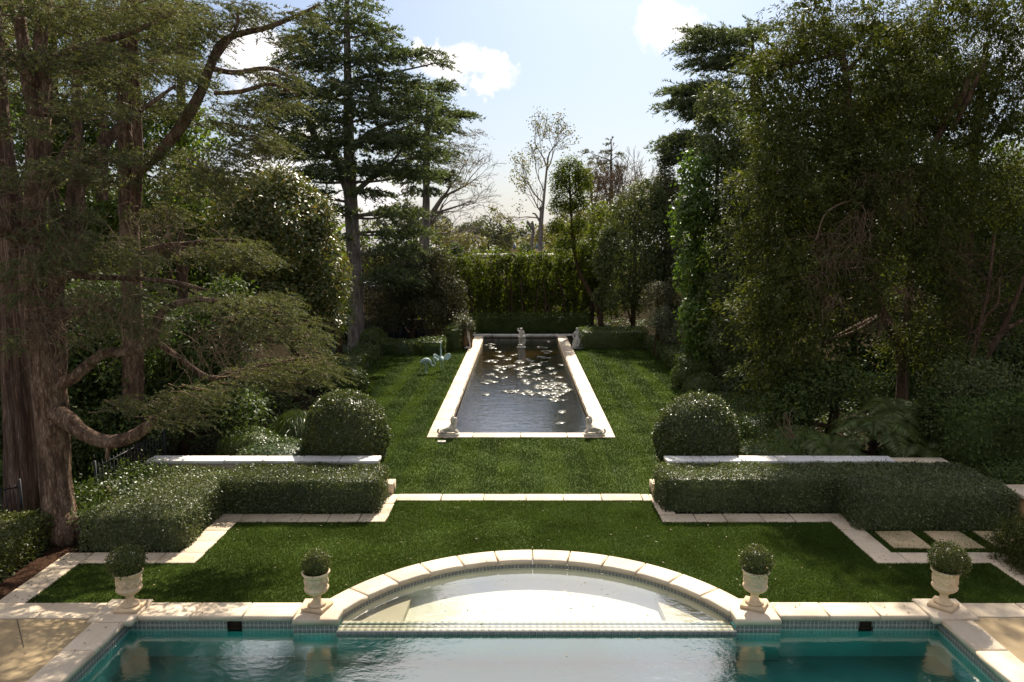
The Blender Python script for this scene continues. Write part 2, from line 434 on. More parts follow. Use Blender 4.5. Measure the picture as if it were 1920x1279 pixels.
M['mortar'] = plainmat('mortar', (.10, .08, .06), 0.95, 0.3, 20)
M['urn'] = stonemat('weathered_terracotta_cream', (.58, .41, .24), (.70, .56, .38), (.40, .26, .15), 0.85, 0.55, None, 9)
M['statue'] = stonemat('grey_cast_stone', (.48, .45, .39), (.62, .59, .52), (.22, .21, .17), 0.85, 0.55, None, 9)
M['sphinx'] = stonemat('sun_bleached_cast_stone', (.56, .50, .40), (.68, .62, .52), (.30, .28, .22), 0.85, 0.5, None, 8)
M['patina'] = plainmat('verdigris_bronze', (.30, .40, .37), 0.6, 0.3, 25)
M['soil'] = plainmat('soil', (.026, .021, .013), 1.0, 0.5, 5, 0, 0.8)
M['mulch'] = plainmat('bark_mulch', (.050, .028, .018), 1.0, 0.6, 30, 0, 0.8)
M['iron'] = plainmat('black_iron', (.012, .012, .013), 0.5, 0.2, 8)
M['navy'] = plainmat('navy_fence_paint', (.018, .026, .036), 0.6, 0.2, 4)
M['rust'] = plainmat('terracotta_wall', (.42, .25, .12), 0.9, 0.2, 3)
M['roofwhite'] = plainmat('pale_roof', (.36, .33, .29), 0.8, 0.1, 3)
M['cream'] = plainmat('cream_render', (.60, .46, .26), 0.9, 0.12, 3)
M['pinkbrick'] = plainmat('pink_brick', (.42, .20, .17), 0.9, 0.25, 12)
M['greencap'] = plainmat('green_metal', (.12, .20, .19), 0.5, 0.15, 5)
M['slate'] = plainmat('slate', (.08, .09, .13), 0.6, 0.2, 5)
M['bench'] = plainmat('weathered_teak', (.20, .15, .12), 0.85, 0.25, 16)
M['tile'] = plainmat('grey_glass_tile', (.15, .15, .135), 0.3, 0.25, 14)
M['grout'] = plainmat('pale_grout', (.50, .49, .42), 0.9, 0.1, 12)
M['damtile'] = plainmat('cream_dam_tile', (.60, .55, .43), 0.5, 0.12, 14)
M['dark'] = plainmat('skimmer_mouth', (.02, .015, .01), 0.9, 0.2)
M['plaster'] = plainmat('teal_pool_plaster', (.04, .35, .31), 0.8, 0.22, 1.3)
M['spafloor'] = plainmat('spa_plaster', (.76, .74, .62), 0.8, 0.08, 2)
M['spabench'] = plainmat('spa_bench_plaster', (.60, .53, .40), 0.8, 0.08, 2)
M['pondbed'] = plainmat('pond_silt', (.085, .060, .018), 1.0, 0.35, 1.2)
M['pad'] = leafmat('lily_pad_leaf', (.075, .095, .085), (.12, .13, .125), (.19, .18, .19), 0.22, 0.0, spec=1.0, patch=0.2)
M['flower'] = plainmat('dry_flower', (.45, .33, .2), 0.9, 0.3, 30)
M['pool_water'] = watermat('pool_water', (.80, .97, .95), 3.6, 0.015, ((2.2, (1, 1.6, 1), .7), (9, (1, 1.5, 1), .3), (22, (1, 1.3, 1), .12)), 0.22, 0.03)
M['spa_water'] = watermat('spa_water', (.95, .97, .92), 3.6, 0.015, ((4, (1, 1.5, 1), .6), (18, (1, 1.3, 1), .2)), 0.09, 0.03)
M['pond_water'] = watermat('pond_water', (.60, .52, .32), 3.4, 0.02, ((1.6, (1, 2.2, 1), .8), (5, (1, 2.4, 1), .6), (13, (1, 2.2, 1), .25)), 0.27, 0.05)

# ================================================================ GROUND, LAWNS, POOLS, PAVING
AX, AY, RO, RI = 0.22, 8.85, 3.66, 3.22          # spa arc
PXL, PXR, LIP, BACK = -5.75, 6.15, 10.15, 10.58   # main pool
a_end = math.asin((BACK - AY) / RO)


def arc(r, t0, t1, n): return [(AX + r * math.cos(t), AY + r * math.sin(t)) for t in np.linspace(t0, t1, n)]


def sheet(name, polys, z, mat, kind='structure', parent=None):
    bm = bmesh.new()
    for p in polys:
        f = bm.faces.new([bm.verts.new((x, y, z)) for x, y in p])
    bmesh.ops.triangulate(bm, faces=bm.faces[:], ngon_method='EAR_CLIP')
    bm.normal_update()
    for f in bm.faces:
        if f.normal.z < 0: f.normal_flip()
    me = bpy.data.meshes.new(name); bm.to_mesh(me); bm.free(); me.materials.append(mat)
    o = bpy.data.objects.new(name, me); COL.objects.link(o); o.parent = parent
    if kind: o['kind'] = kind
    return o


half = math.pi / 2
RG = 3.5
ag = math.asin((10.4 - AY) / RG)
gl = [(AX, AY + RG)] + arc(RG, half, math.pi - ag, 14)[1:] + [(PXL - .2, 10.4), (PXL - .2, -25), (-260, -25), (-260, 20.3), (AX, 20.3)]
gr = [(AX, AY + RG)] + [(AX, 20.3), (260, 20.3), (260, -25), (PXR + .2, -25), (PXR + .2, 10.4)] + arc(RG, ag, half, 14)[:-1]
sheet('ground', [gl, gr, [(-260, 20.3), (-2.35, 20.3), (-2.35, 42.65), (-260, 42.65)], [(2.4, 20.3), (260, 20.3), (260, 42.65), (2.4, 42.65)],
                 [(-260, 42.65), (260, 42.65), (260, 400), (-260, 400)]], -0.02, M['soil'])

# lower lawn and upper lawn
aw = math.asin((BACK - AY) / (RO - .02))
LLEFT = [(AX, AY + RO - .02)] + arc(RO - .02, half, math.pi - aw, 18)[1:] + [(-7.55, BACK), (-7.55, 11.98), (-5.57, 11.98), (-5.57, 13.84), (-2.64, 13.84), (-2.64, 15.03), (AX, 15.03)]
LRIGHT = [(AX, AY + RO - .02), (AX, 15.03), (2.80, 15.03), (2.80, 13.84), (6.12, 13.84), (6.12, 11.98), (8.08, 11.98), (8.08, BACK)] + arc(RO - .02, aw, half, 18)[:-1]
sheet('lower_lawn', [LLEFT, LRIGHT, rect(6.58, 10.3, 12.4, 13.5)], 0.0, M['grass'])
UL = [(-2.62, 15.42), (-2.62, 36.9), (-6.6, 34.9), (-6.6, 18.2), (-4.3, 18.0), (-3.35, 17.2), (-3.15, 15.42)]
UR = [(2.68, 15.42), (3.25, 15.42), (3.45, 17.2), (4.3, 18.0), (6.6, 18.2), (6.6, 36.9), (2.68, 36.9)]
UM = [(-2.62, 15.42), (2.68, 15.42), (2.68, 20.07), (-2.62, 20.07)]
sheet('upper_lawn', [UL, UR, UM], 0.0, M['grass'])


def inpoly(P, poly):
    p = np.asarray(poly); x, y = P[:, 0], P[:, 1]; r = np.zeros(len(P), bool); j = len(p) - 1
    for i in range(len(p)):
        c = ((p[i, 1] > y) != (p[j, 1] > y)) & (x < (p[j, 0] - p[i, 0]) * (y - p[i, 1]) / (p[j, 1] - p[i, 1] + 1e-12) + p[i, 0]); r ^= c; j = i
    return r


def blades(name, polys, n_per_m2, h, w, stripe=None, fade=None):
    A = Acc(); tot = 0
    for poly in polys:
        p = np.asarray(poly); lo, hi = p.min(0), p.max(0); area = np.prod(hi - lo)
        P = rng.uniform(lo, hi, (int(area * n_per_m2), 2)); P = P[inpoly(P, poly)]
        if fade is not None: P = P[rng.random(len(P)) < fade(P[:, 1])]
        n = len(P); tot += n
        sc = np.ones(n) if fade is None else 1 / np.sqrt(np.clip(fade(P[:, 1]), .05, 1))
        a = rng.uniform(0, 2 * math.pi, n); S = np.c_[np.cos(a), np.sin(a), np.zeros(n)]
        # height drifts in patches, so the turf is uneven
        hh = h * (0.55 + 0.6 * rng.random(n)) * (1 + .25 * np.sin(P[:, 0] * 2.3 + 1.3 * np.sin(P[:, 1] * 1.7)) * np.sin(P[:, 1] * 2.9 + P[:, 0]))
        lean = rng.normal(size=(n, 2)) * 0.42
        if stripe: lean[:, 1] += np.where(np.floor(P[:, 0] / stripe) % 2 == 0, .85, -.65)
        B = np.c_[P, np.full(n, 0.0)]; D = np.c_[lean, np.ones(n)] * hh[:, None]
        ww = (w * sc * rng.uniform(.7, 1.3, n))[:, None]
        v = np.stack([B - S * ww / 2, B + S * ww / 2, B + D * np.minimum(sc, 1.5)[:, None]], 1)
        A.add(v.reshape(-1, 3), None, np.arange(3 * n).reshape(-1, 3))
    print(name, tot)
    return tag(A.obj(name, M['grass']), kind='stuff')


blades('grass', [LLEFT, LRIGHT], 4300, .036, .0135)
blades('grass', [rect(6.6, 8.9, 12.42, 13.5)], 4500, .045, .012)
blades('grass', [UL, UR, UM], 1750, .034, .020, .55, lambda y: np.clip((17.5 / y) ** 2.1, .1, 1))

# ---- basins and water
bas = Acc()
box(bas, PXL, PXR, 1.0, LIP + .03, -.62, -.619)
def wall(acc, x0, y0, x1, y1, z0, z1): acc.add([(x0, y0, z0), (x1, y1, z0), (x1, y1, z1), (x0, y0, z1)], [(0, 1, 2, 3)])
wall(bas, PXL, 1, PXL, LIP + .03, -.62, -.1); wall(bas, PXR, 1, PXR, LIP + .03, -.62, -.1); wall(bas, PXL, LIP + .03, PXR, LIP + .03, -.62, -.1); wall(bas, PXL, 1, PXR, 1, -.62, -.1)
tag(bas.obj('pool_basin', M['plaster']), kind='structure')
sheet('pool_water', [rect(PXL, PXR, 1.0, LIP + .03)], -0.17, M['pool_water'])

spa = Acc()
ai = math.asin((LIP - AY) / RI)
ap = arc(RI + .02, ai, math.pi - ai, 40)
for (x0, y0), (x1, y1) in zip(ap[:-1], ap[1:]): wall(spa, x0, y0, x1, y1, -.62, -.08)
o = sheet('spa_floor', [ap], -.34, M['spafloor'])
tag(spa.obj('spa_wall', M['spafloor']), kind='structure')
# bench round the rim, wider at both ends
bn = Acc()
for s in (-1, 1):
    xs = AX + s * 2.02
    bn.add([(xs, 10.2, -.235), (AX + s * 2.95, 10.2, -.235), (AX + s * 2.55, 10.9, -.235), (AX + s * 1.98, 11.28, -.235)], [(0, 1, 2, 3)])
    bn.add([(xs, 10.2, -.34), (AX + s * 1.98, 11.28, -.34), (AX + s * 1.98, 11.28, -.235), (xs, 10.2, -.235)], [(0, 1, 2, 3)])
tag(bn.obj('spa_bench', M['spabench']), kind='structure')
sheet('spa_water', [arc(RI + .01, ai, math.pi - ai, 40) + [(-2.65, 9.99), (3.13, 9.99)]], -0.10, M['spa_water'])
# dam wall between spa and pool with its own small tiles
D0, D1 = 9.985, 10.29
dm = Acc(); box(dm, -2.66, 3.14, D0 + .01, D1, -.61, -.215); tag(dm.obj('spa_dam_base', M['plaster']), kind='structure')
dam = Acc(); box(dam, -2.66, 3.14, D0, D1, -.214, -.118); damo = tag(dam.obj('spa_dam', M['grout']), kind='structure')
tl = Acc(); td = Acc()
nx = 58; w = 5.8 / nx
for i in range(nx):
    x = -2.66 + i * w
    for j in range(3): box(tl, x + .002, x + w - .002, D0 + .006 + j * .0995, D0 + .006 + j * .0995 + .0965, -.119, -.1155)
    box(td, x + .004, x + w - .004, D0 - .006, D0 + .002, -.20, -.122)
tag(tl.obj('dam_tile', M['damtile'], damo), kind='stuff'); tag(td.obj('dam_face_tile', M['tile'], damo), kind='stuff')

# pond
pb = Acc()
PL, PR, PN, PF = -2.10, 2.16, 20.52, 42.4
box(pb, PL - .2, PR + .2, PN - .2, PF + .2, -.62, -.60)
for a in ((PL, PN, PL, PF), (PR, PN, PR, PF), (PL, PN, PR, PN), (PL, PF, PR, PF)): wall(pb, *a, -.61, -.02)
tag(pb.obj('pond_basin', M['pondbed']), kind='structure')
sheet('pond_water', [rect(PL, PR, PN, PF)], -0.15, M['pond_water'])
pw = Acc()     # the pale line of render just above the water
for x, s in ((PL, 1), (PR, -1)): box(pw, min(x, x + s * .02), max(x, x + s * .02), PN, PF, -.13, -.03)
tag(pw.obj('pond_rim', M['stone']), kind='structure')


def run(parent, name, x0, x1, y0, y1, z, th, cuts, axis, mat, bev=.01, jit=.004, gap=.008):
    """a row of stones along x or y; every stone an object"""
    for a, b in zip(cuts[:-1], cuts[1:]):
        A = Acc()
        r = rect(a + gap, b - gap, y0, y1) if axis == 'x' else rect(x0, x1, a + gap, b - gap)
        zz = z + rng.uniform(-.003, .003)
        slab(A, r, zz - th, zz, bev, jit); A.obj(name, mat, parent)


def cuts(a, b, n, j=.06): 
    c = np.linspace(a, b, n + 1); s = (b - a) / n
    c[1:-1] += rng.uniform(-j, j, n - 1) * s; return list(c)


# ---- pond coping
pc = empty('pond_coping', kind='structure')
run(pc, 'coping_stone', 0, 0, 20.05, 20.53, .035, .10, [-2.62, -1.33, 0.02, 1.33, 2.68], 'x', M['coping'], .012, 0)
run(pc, 'coping_stone', -2.62, -2.10, 0, 0, .035, .10, cuts(20.54, 36.9, 11), 'y', M['coping'], .012, 0)
run(pc, 'coping_stone', 2.16, 2.68, 0, 0, .035, .10, cuts(20.54, 36.9, 11), 'y', M['coping'], .012, 0)
run(pc, 'coping_stone', -2.62, -2.10, 0, 0, .0, .08, cuts(36.9, 42.38, 4), 'y', M['coping'], .012, 0)
run(pc, 'coping_stone', 2.16, 2.68, 0, 0, .0, .08, cuts(36.9, 42.38, 4), 'y', M['coping'], .012, 0)
run(pc, 'coping_stone', 0, 0, 42.38, 42.95, .03, .14, cuts(-2.9, 3.2, 5), 'x', M['statue'], .012, 0)

# ---- flagged edging of the lower lawn
mb = sheet('path_bed', [rect(-2.98, 3.13, 15.04, 15.41), rect(-2.99, -2.65, 14.27, 15.03), rect(2.81, 3.14, 14.27, 15.03), rect(-6.0, -2.65, 13.85, 14.25), rect(2.81, 6.56, 13.85, 14.25),
                         rect(-6.0, -5.58, 12.41, 13.84), rect(6.13, 6.56, 12.41, 13.84), rect(-7.98, -5.58, 11.99, 12.39), rect(6.13, 8.5, 11.99, 12.39),
                         rect(-7.98, -7.56, 10.6, 11.98), rect(8.09, 8.5, 10.6, 11.98)], .003, M['mortar'])
sp = empty('stone_path', kind='structure')
S = M['stone']
zz = .022
run(sp, 'paving_stone', 0, 0, 15.03, 15.42, zz, .05, [-2.64, -1.69, -.78, .13, .93, 1.75, 2.62, 2.80], 'x', S)
run(sp, 'paving_stone', -3.0, -2.64, 0, 0, zz, .05, [14.26, 14.85, 15.42], 'y', S)
run(sp, 'paving_stone', 2.80, 3.15, 0, 0, zz, .05, [14.26, 14.8, 15.42], 'y', S)
run(sp, 'paving_stone', 0, 0, 13.84, 14.26, zz, .05, cuts(-5.57, -2.64, 5), 'x', S)
run(sp, 'paving_stone', 0, 0, 13.84, 14.26, zz, .05, cuts(2.80, 6.12, 5), 'x', S)
run(sp, 'paving_stone', -6.02, -5.57, 0, 0, zz, .05, [12.40, 12.9, 13.4, 13.85, 14.27], 'y', S)
run(sp, 'paving_stone', 6.12, 6.58, 0, 0, zz, .05, [12.40, 12.95, 13.45, 14.27], 'y', S)
run(sp, 'paving_stone', 0, 0, 11.98, 12.40, zz, .05, cuts(-7.55, -5.57, 3), 'x', S)
run(sp, 'paving_stone', 0, 0, 11.98, 12.40, zz, .05, [6.12, 6.68, 7.55, 8.09], 'x', S)
run(sp, 'paving_stone', -8.0, -7.55, 0, 0, zz, .05, [10.58, 11.05, 11.75, 12.40], 'y', S)
run(sp, 'paving_stone', 8.08, 8.53, 0, 0, zz, .05, [10.58, 11.2, 11.85, 12.40], 'y', S)
run(sp, 'paving_stone', 0, 0, 10.12, 10.575, zz, .05, [-10.4, -9.6, -8.75, -7.98, -7.1, -6.28], 'x', S)
run(sp, 'paving_stone', 0, 0, 10.16, 10.575, zz, .05, [6.72, 7.55, 8.4, 9.3, 10.2], 'x', S)
for i in range(3):
    A = Acc(); x = 6.72 + i * .93
    slab(A, [(x, 12.60), (x + .70, 12.57), (x + .69, 13.36), (x + .01, 13.35)], -.03, .03, .012, .006)
    tag(A.obj('stepping_stone', M['slabst'], loc=(x, 12.6, 0)), ['pale worn stepping slab beside the flagged corner, first of the row', 'middle stepping slab with green moss stains under the right hedge', 'stepping slab half hidden by the shrub at the garden edge'][i], 'slab', 'stepping stones below the right hedge')

# ---- patio
sheet('patio', [rect(-12, PXL - .43, -5, 10.11), rect(PXR + .43, 12, -5, 10.15)], .006, M['patio'])
jt = Acc()
for x0, y0, x1, y1 in ((-9.3, 10.1, -6.35, 8.3), (-7.35, 10.1, -6.75, 9.35), (6.9, 8.2, 9.2, 10.1)):
    d = norm(np.array([x1 - x0, y1 - y0])); n_ = np.array([-d[1], d[0]]) * .006
    jt.add([(x0 - n_[0], y0 - n_[1], .0095), (x1 - n_[0], y1 - n_[1], .0095), (x1 + n_[0], y1 + n_[1], .0095), (x0 + n_[0], y0 + n_[1], .0095)], [(0, 1, 2, 3)])
tag(jt.obj('patio_joint', M['mortar']), kind='structure')

# ---- pool coping: straight stones, arc stones, pier caps
pk = empty('pool_coping', kind='structure')
CP = M['coping']; zc = .035
run(pk, 'coping_stone', 0, 0, LIP, BACK, zc, .085, [-5.62, -4.85, -4.08, -3.315], 'x', CP, .03, 0, .005)
run(pk, 'coping_stone', 0, 0, LIP, BACK, zc, .085, [3.805, 4.55, 5.3, 6.02], 'x', CP, .03, 0, .005)
run(pk, 'coping_stone', PXL - .43, PXL + .02, 0, 0, zc, .085, [1.5, 2.4, 3.3, 4.2, 5.1, 6, 6.9, 7.7, 8.5, 9.25, 9.98], 'y', CP, .03, 0, .005)
run(pk, 'coping_stone', PXR - .02, PXR + .43, 0, 0, zc, .085, [1.5, 2.4, 3.3, 4.2, 5.1, 6, 6.9, 7.7, 8.5, 9.25, 10.05], 'y', CP, .03, 0, .005)
for x0, x1, y0, y1 in ((-3.31, -2.64, 10.03, 10.68), (3.13, 3.80, 10.03, 10.68), (-6.27, -5.63, 10.0, 10.66), (6.03, 6.70, 10.07, 10.68)):
    A = Acc(); slab(A, rect(x0, x1, y0, y1), zc - .085, zc + .012, .03); A.obj('pier_cap', CP, pk)
e0 = math.asin((10.66 - AY) / RO) + .0
ts = np.linspace(math.pi - e0 + .06, e0 - .06, 13)
for a, b in zip(ts[:-1], ts[1:]):
    A = Acc(); g = .0016
    aa = np.linspace(a - g, b + g, 5)
    o_ = [(AX + RO * math.cos(t), AY + RO * math.sin(t)) for t in aa]; i_ = [(AX + RI * math.cos(t), AY + RI * math.sin(t)) for t in aa]
    slab(A, (i_ + o_[::-1]), zc - .085, zc, .03); A.obj('coping_stone', CP, pk)

# ---- waterline tiles: two rows of small square tiles in pale grout
gb = Acc(); tb = Acc()


def tilewall(x0, y0, x1, y1, ztop=-.052, rows=2, s=.062, nrm=None):
    L_ = math.hypot(x1 - x0, y1 - y0); d = np.array([(x1 - x0) / L_, (y1 - y0) / L_]); n_ = np.array([d[1], -d[0]]) if nrm is None else np.array(nrm)
    z0 = ztop - rows * s - .03
    P = lambda u, w_, z: (x0 + d[0] * u + n_[0] * w_, y0 + d[1] * u + n_[1] * w_, z)
    gb.add([P(0, .004, z0), P(L_, .004, z0), P(L_, .004, ztop), P(0, .004, ztop)], [(0, 1, 2, 3)])
    k = max(1, int(round(L_ / s))); q = L_ / k
    for i in range(k):
        for r in range(rows):
            a, b, c, e = i * q + .004, (i + 1) * q - .004, ztop - (r + 1) * s + .004, ztop - r * s - .004
            v = [P(a, .004, c), P(b, .004, c), P(b, .004, e), P(a, .004, e), P(a + .003, .009, c + .003), P(b - .003, .009, c + .003), P(b - .003, .009, e - .003), P(a + .003, .009, e - .003)]
            tb.add(v, [(4, 5, 6, 7), (0, 1, 5, 4), (1, 2, 6, 5), (2, 3, 7, 6), (3, 0, 4, 7)])


tilewall(PXL, LIP + .02, -4.30, LIP + .02, nrm=(0, -1)); tilewall(-4.10, LIP + .02, -3.30, LIP + .02, nrm=(0, -1))
tilewall(3.79, LIP + .02, 5.0, LIP + .02, nrm=(0, -1)); tilewall(5.18, LIP + .02, PXR, LIP + .02, nrm=(0, -1))
tilewall(-3.30, 10.05, -2.65, 10.05, nrm=(0, -1)); tilewall(3.14, 10.05, 3.79, 10.05, nrm=(0, -1))
tilewall(PXL, 4.0, PXL, LIP + .02, nrm=(1, 0)); tilewall(PXR, 4.0, PXR, LIP + .02, nrm=(-1, 0))
ta = np.linspace(math.pi - ai, ai, 41)
for a, b in zip(ta[:-1], ta[1:]):
    m_ = (a + b) / 2
    tilewall(AX + (RI + .014) * math.cos(a), AY + (RI + .014) * math.sin(a), AX + (RI + .014) * math.cos(b), AY + (RI + .014) * math.sin(b), rows=1, s=.07, nrm=(-math.cos(m_), -math.sin(m_)))
wt = tag(gb.obj('waterline', M['grout']), kind='structure')
tag(tb.obj('waterline_tile', M['tile'], wt), kind='stuff')
for x, lab in ((-4.2, 'dark skimmer opening in the tiled pool wall left of the spa'), (5.09, 'dark skimmer opening in the tiled pool wall right of the spa')):
    r_ = empty('skimmer', (x, LIP + .02, -.05), lab, 'skimmer', 'pool skimmers')
    A = Acc(); box(A, x - .10, x + .10, LIP + .022, LIP + .027, -.22, -.05); A.obj('back', M['dark'], r_)
    A = Acc(); box(A, x - .10, x + .10, LIP + .006, LIP + .016, -.20, -.15); A.obj('flap', M['dark'], r_)
    A = Acc(); box(A, x - .104, x - .098, LIP + .005, LIP + .021, -.22, -.05); A.obj('side_frame', M['dark'], r_)
    A = Acc(); box(A, x + .098, x + .104, LIP + .005, LIP + .021, -.22, -.05); A.obj('side_frame', M['dark'], r_)

# pool piers under water
pr_ = Acc()
for x0, x1 in ((-3.30, -2.655), (3.135, 3.79)): box(pr_, x0, x1, 10.056, 10.5, -.61, -.09)
tag(pr_.obj('pool_pier', M['plaster']), kind='structure')

# ================================================================ FOLIAGE BUILDERS
NLEAF = [0]


def leaf_quads(acc, P, D, N, L, W):
    n = len(P); NLEAF[0] += n
    D = norm(D); S = norm(np.cross(D, N)); L = np.broadcast_to(np.asarray(L, float), (n,))[:, None]; W = np.broadcast_to(np.asarray(W, float), (n,))[:, None]
    Nn = np.cross(S, D)
    v = np.stack([P, P + D * L * .45 + S * W * .5 + Nn * L * .06, P + D * L - Nn * L * .05, P + D * L * .45 - S * W * .5 + Nn * L * .06], 1)
    acc.add(v.reshape(-1, 3), np.arange(4 * n).reshape(-1, 4))


def needle_tris(acc, P, D, S, L, W):
    n = len(P); NLEAF[0] += n
    L = np.broadcast_to(np.asarray(L, float), (n,))[:, None]; W = np.broadcast_to(np.asarray(W, float), (n,))[:, None]
    v = np.stack([P - S * W / 2, P + S * W / 2, P + norm(D) * L], 1)
    acc.add(v.reshape(-1, 3), None, np.arange(3 * n).reshape(-1, 3))


def crown_leaves(acc, blobs, leaf, aspect=.45, cov=2.4, per=26, clump=.35, hang=0.0, inner=.12, lump=.18, shell=.45, lobes=0, spray=0.0):
    """leaf clumps through the outer part of several lobes, with sparse big leaves inside"""
    blobs = [(np.asarray(c, float), np.asarray(r, float)) for c, r in blobs]
    if lobes:                                                       # break every big lobe up into smaller uneven ones
        nb = []
        for c, r in blobs:
            nb.append((c, r * (.58 if spray else .84)))
            for u in rand_dir(lobes):
                if spray: nb.append((c + u * r * rng.uniform(.62, .95), r * rng.uniform(.34, .60) * np.array([1.1, 1.1, .52])))      # layered boughs
                else: nb.append((c + u * r * rng.uniform(.45, .68), r * rng.uniform(.34, .52)))
        blobs = nb
    for c, r in blobs:
        area = 4 * math.pi * ((r[0] * r[1]) ** 1.6 / 3 + (r[0] * r[2]) ** 1.6 / 3 + (r[1] * r[2]) ** 1.6 / 3) ** (1 / 1.6)
        nl = cov * area * .5 / (leaf * leaf * aspect * .55)
        nc = max(6, int(nl / per))
        u = rand_dir(int(nc * 1.5)); keep = (rng.random(len(u)) < np.where(u[:, 1] > .25, .45, 1.0)) & (rng.random(len(u)) < np.where(u[:, 2] < -.5, .55, 1.0))
        u = u[keep][:nc]; nc = len(u)
        ph = rng.uniform(0, 6.28, 6); k = 2.6
        lum = 1 + lump * (np.sin(u[:, 0] * k * 2 + ph[0]) * np.sin(u[:, 2] * k * 2.3 + ph[1]) + .7 * np.sin(u[:, 1] * 5 + u[:, 2] * 7 + ph[2]) * np.sin(u[:, 0] * 8 + ph[3]))
        rad = (1 - shell * rng.random(nc) ** 1.6) * lum
        C = c + u * r * rad[:, None]
        nrm = norm(u / r); nrm[:, 2] += .35; nrm = norm(nrm)
        for c2, r2 in blobs:                                    # nothing deep inside a neighbouring lobe
            if c2 is c: continue
            k2 = np.linalg.norm((C - np.asarray(c2)) / np.asarray(r2), axis=1) > .62; C, nrm = C[k2], nrm[k2]
        nc = len(C)
        if nc == 0: continue
        sz = clump * rng.uniform(.6, 1.35, nc)
        idx = np.repeat(np.arange(nc), per); n = len(idx)
        off = rng.normal(size=(n, 3)) * .5; o_n = (off * nrm[idx]).sum(1, keepdims=True); off -= nrm[idx] * o_n * .55
        P = C[idx] + off * sz[idx][:, None]
        if spray:                                                   # leaves strung along a drooping spray
            spn = norm(nrm * .75 + rng.normal(size=(nc, 3)) * .45 + np.array([0, 0, -.75])); tt = rng.random(n)
            P = C[idx] + spn[idx] * (tt * spray * rng.uniform(.6, 1.4, nc)[idx])[:, None] + off * (sz[idx] * (.30 + .25 * tt))[:, None]; P[:, 2] -= spray * .25 * tt ** 2
            off = off * .5 + spn[idx] * .8
        N = norm(nrm[idx] + rng.normal(size=(n, 3)) * .55)
        D = norm(off + rng.normal(size=(n, 3)) * .5 + np.array([0, 0, -hang])); D = norm(D - N * (D * N).sum(1, keepdims=True) * .7)
        Ls = leaf * rng.uniform(.65, 1.25, n)
        leaf_quads(acc, P, D, N, Ls, Ls * aspect)
        if inner:
            m = int(nl * inner / 6); ui = rand_dir(m); Pi = c + ui * r * (.62 * rng.random(m)[:, None] ** .4)
            leaf_quads(acc, Pi, rand_dir(m), rand_dir(m), leaf * 2.0, leaf * 1.1)


def pb(px, py, Y, rx, ry, rd=None):
    """a lobe read off the photograph: centre pixel, distance, half sizes in pixels (depth in metres)"""
    c = V(px, py, Y); k = Y / F
    return (c, (rx * k, rd if rd else (rx + ry) * .5 * k, ry * k))


def pads(acc, plist, axis_xy, twigs, per, tl, nl, nw, droop=.25, twacc=None, up=.12):
    """flat cedar boughs: twigs fanning away from the trunk, needles all round each twig"""
    for c, r in plist:
        c = np.asarray(c, float); r = np.asarray(r, float)
        n = max(8, int(twigs * r[0] * max(r[1], .3) * (1 + .6 * r[2])))
        u = rand_dir(n) * (rng.random((n, 1)) ** .45); B = c + u * r
        out = B.copy(); out[:, 0] -= axis_xy[0]; out[:, 1] -= axis_xy[1]; out[:, 2] = 0; out = norm(out)
        T = out + rng.normal(size=(n, 3)) * np.array([.6, .6, .16]); T[:, 2] += up; T = norm(T)
        Ls = tl * rng.uniform(.55, 1.3, n)
        idx = np.repeat(np.arange(n), per); m = len(idx); t = rng.random(m)
        P = B[idx] + T[idx] * (Ls[idx] * t)[:, None]; P[:, 2] -= droop * Ls[idx] * t ** 2
        rd = rand_dir(m); side = norm(np.cross(T[idx], rd)); D = norm(T[idx] * .75 + side * .8 + np.array([0, 0, .1]))
        needle_tris(acc, P, D, norm(np.cross(D, rand_dir(m))), nl * rng.uniform(.6, 1.2, m), nw)
        if twacc is not None:
            for i in rng.choice(n, max(1, n // 7), replace=False):
                p = np.array([B[i] - T[i] * .2, B[i] + T[i] * Ls[i] * .5 - np.array([0, 0, droop * Ls[i] * .25])]); tube(twacc, p, [.012, .005], 3, 0, False)


def shell_points(kind, dims, n, rnd):
    """points and normals over a clipped form: a rounded block or a ball"""
    if kind == 'ball':
        u = rand_dir(int(n * 1.25)); u = u[u[:, 2] > -.75]; d = np.asarray(dims)
        return u * d, norm(u / d)
    sx, sy, sz = dims
    A = np.array([sx * sy, sx * sz, sx * sz, sy * sz, sy * sz]); f = rng.choice(5, n, p=A / A.sum())
    a, b = rng.uniform(-.5, .5, n), rng.uniform(-.5, .5, n); P = np.zeros((n, 3))
    P[:, 0] = np.where(f < 3, a * sx, np.where(f == 3, -sx / 2, sx / 2))
    P[:, 1] = np.where(f == 0, b * sy, np.where(f == 1, -sy / 2, np.where(f == 2, sy / 2, a * sy)))
    P[:, 2] = np.where(f == 0, sz, (b + .5) * sz)
    lim = np.array([sx / 2 - rnd, sy / 2 - rnd]); q = P.copy(); q[:, :2] = np.clip(P[:, :2], -lim, lim); q[:, 2] = np.minimum(P[:, 2], sz - rnd)
    d = P - q; N = norm(d); out = q + N * np.minimum(np.linalg.norm(d, axis=1, keepdims=True), rnd)
    return out, N


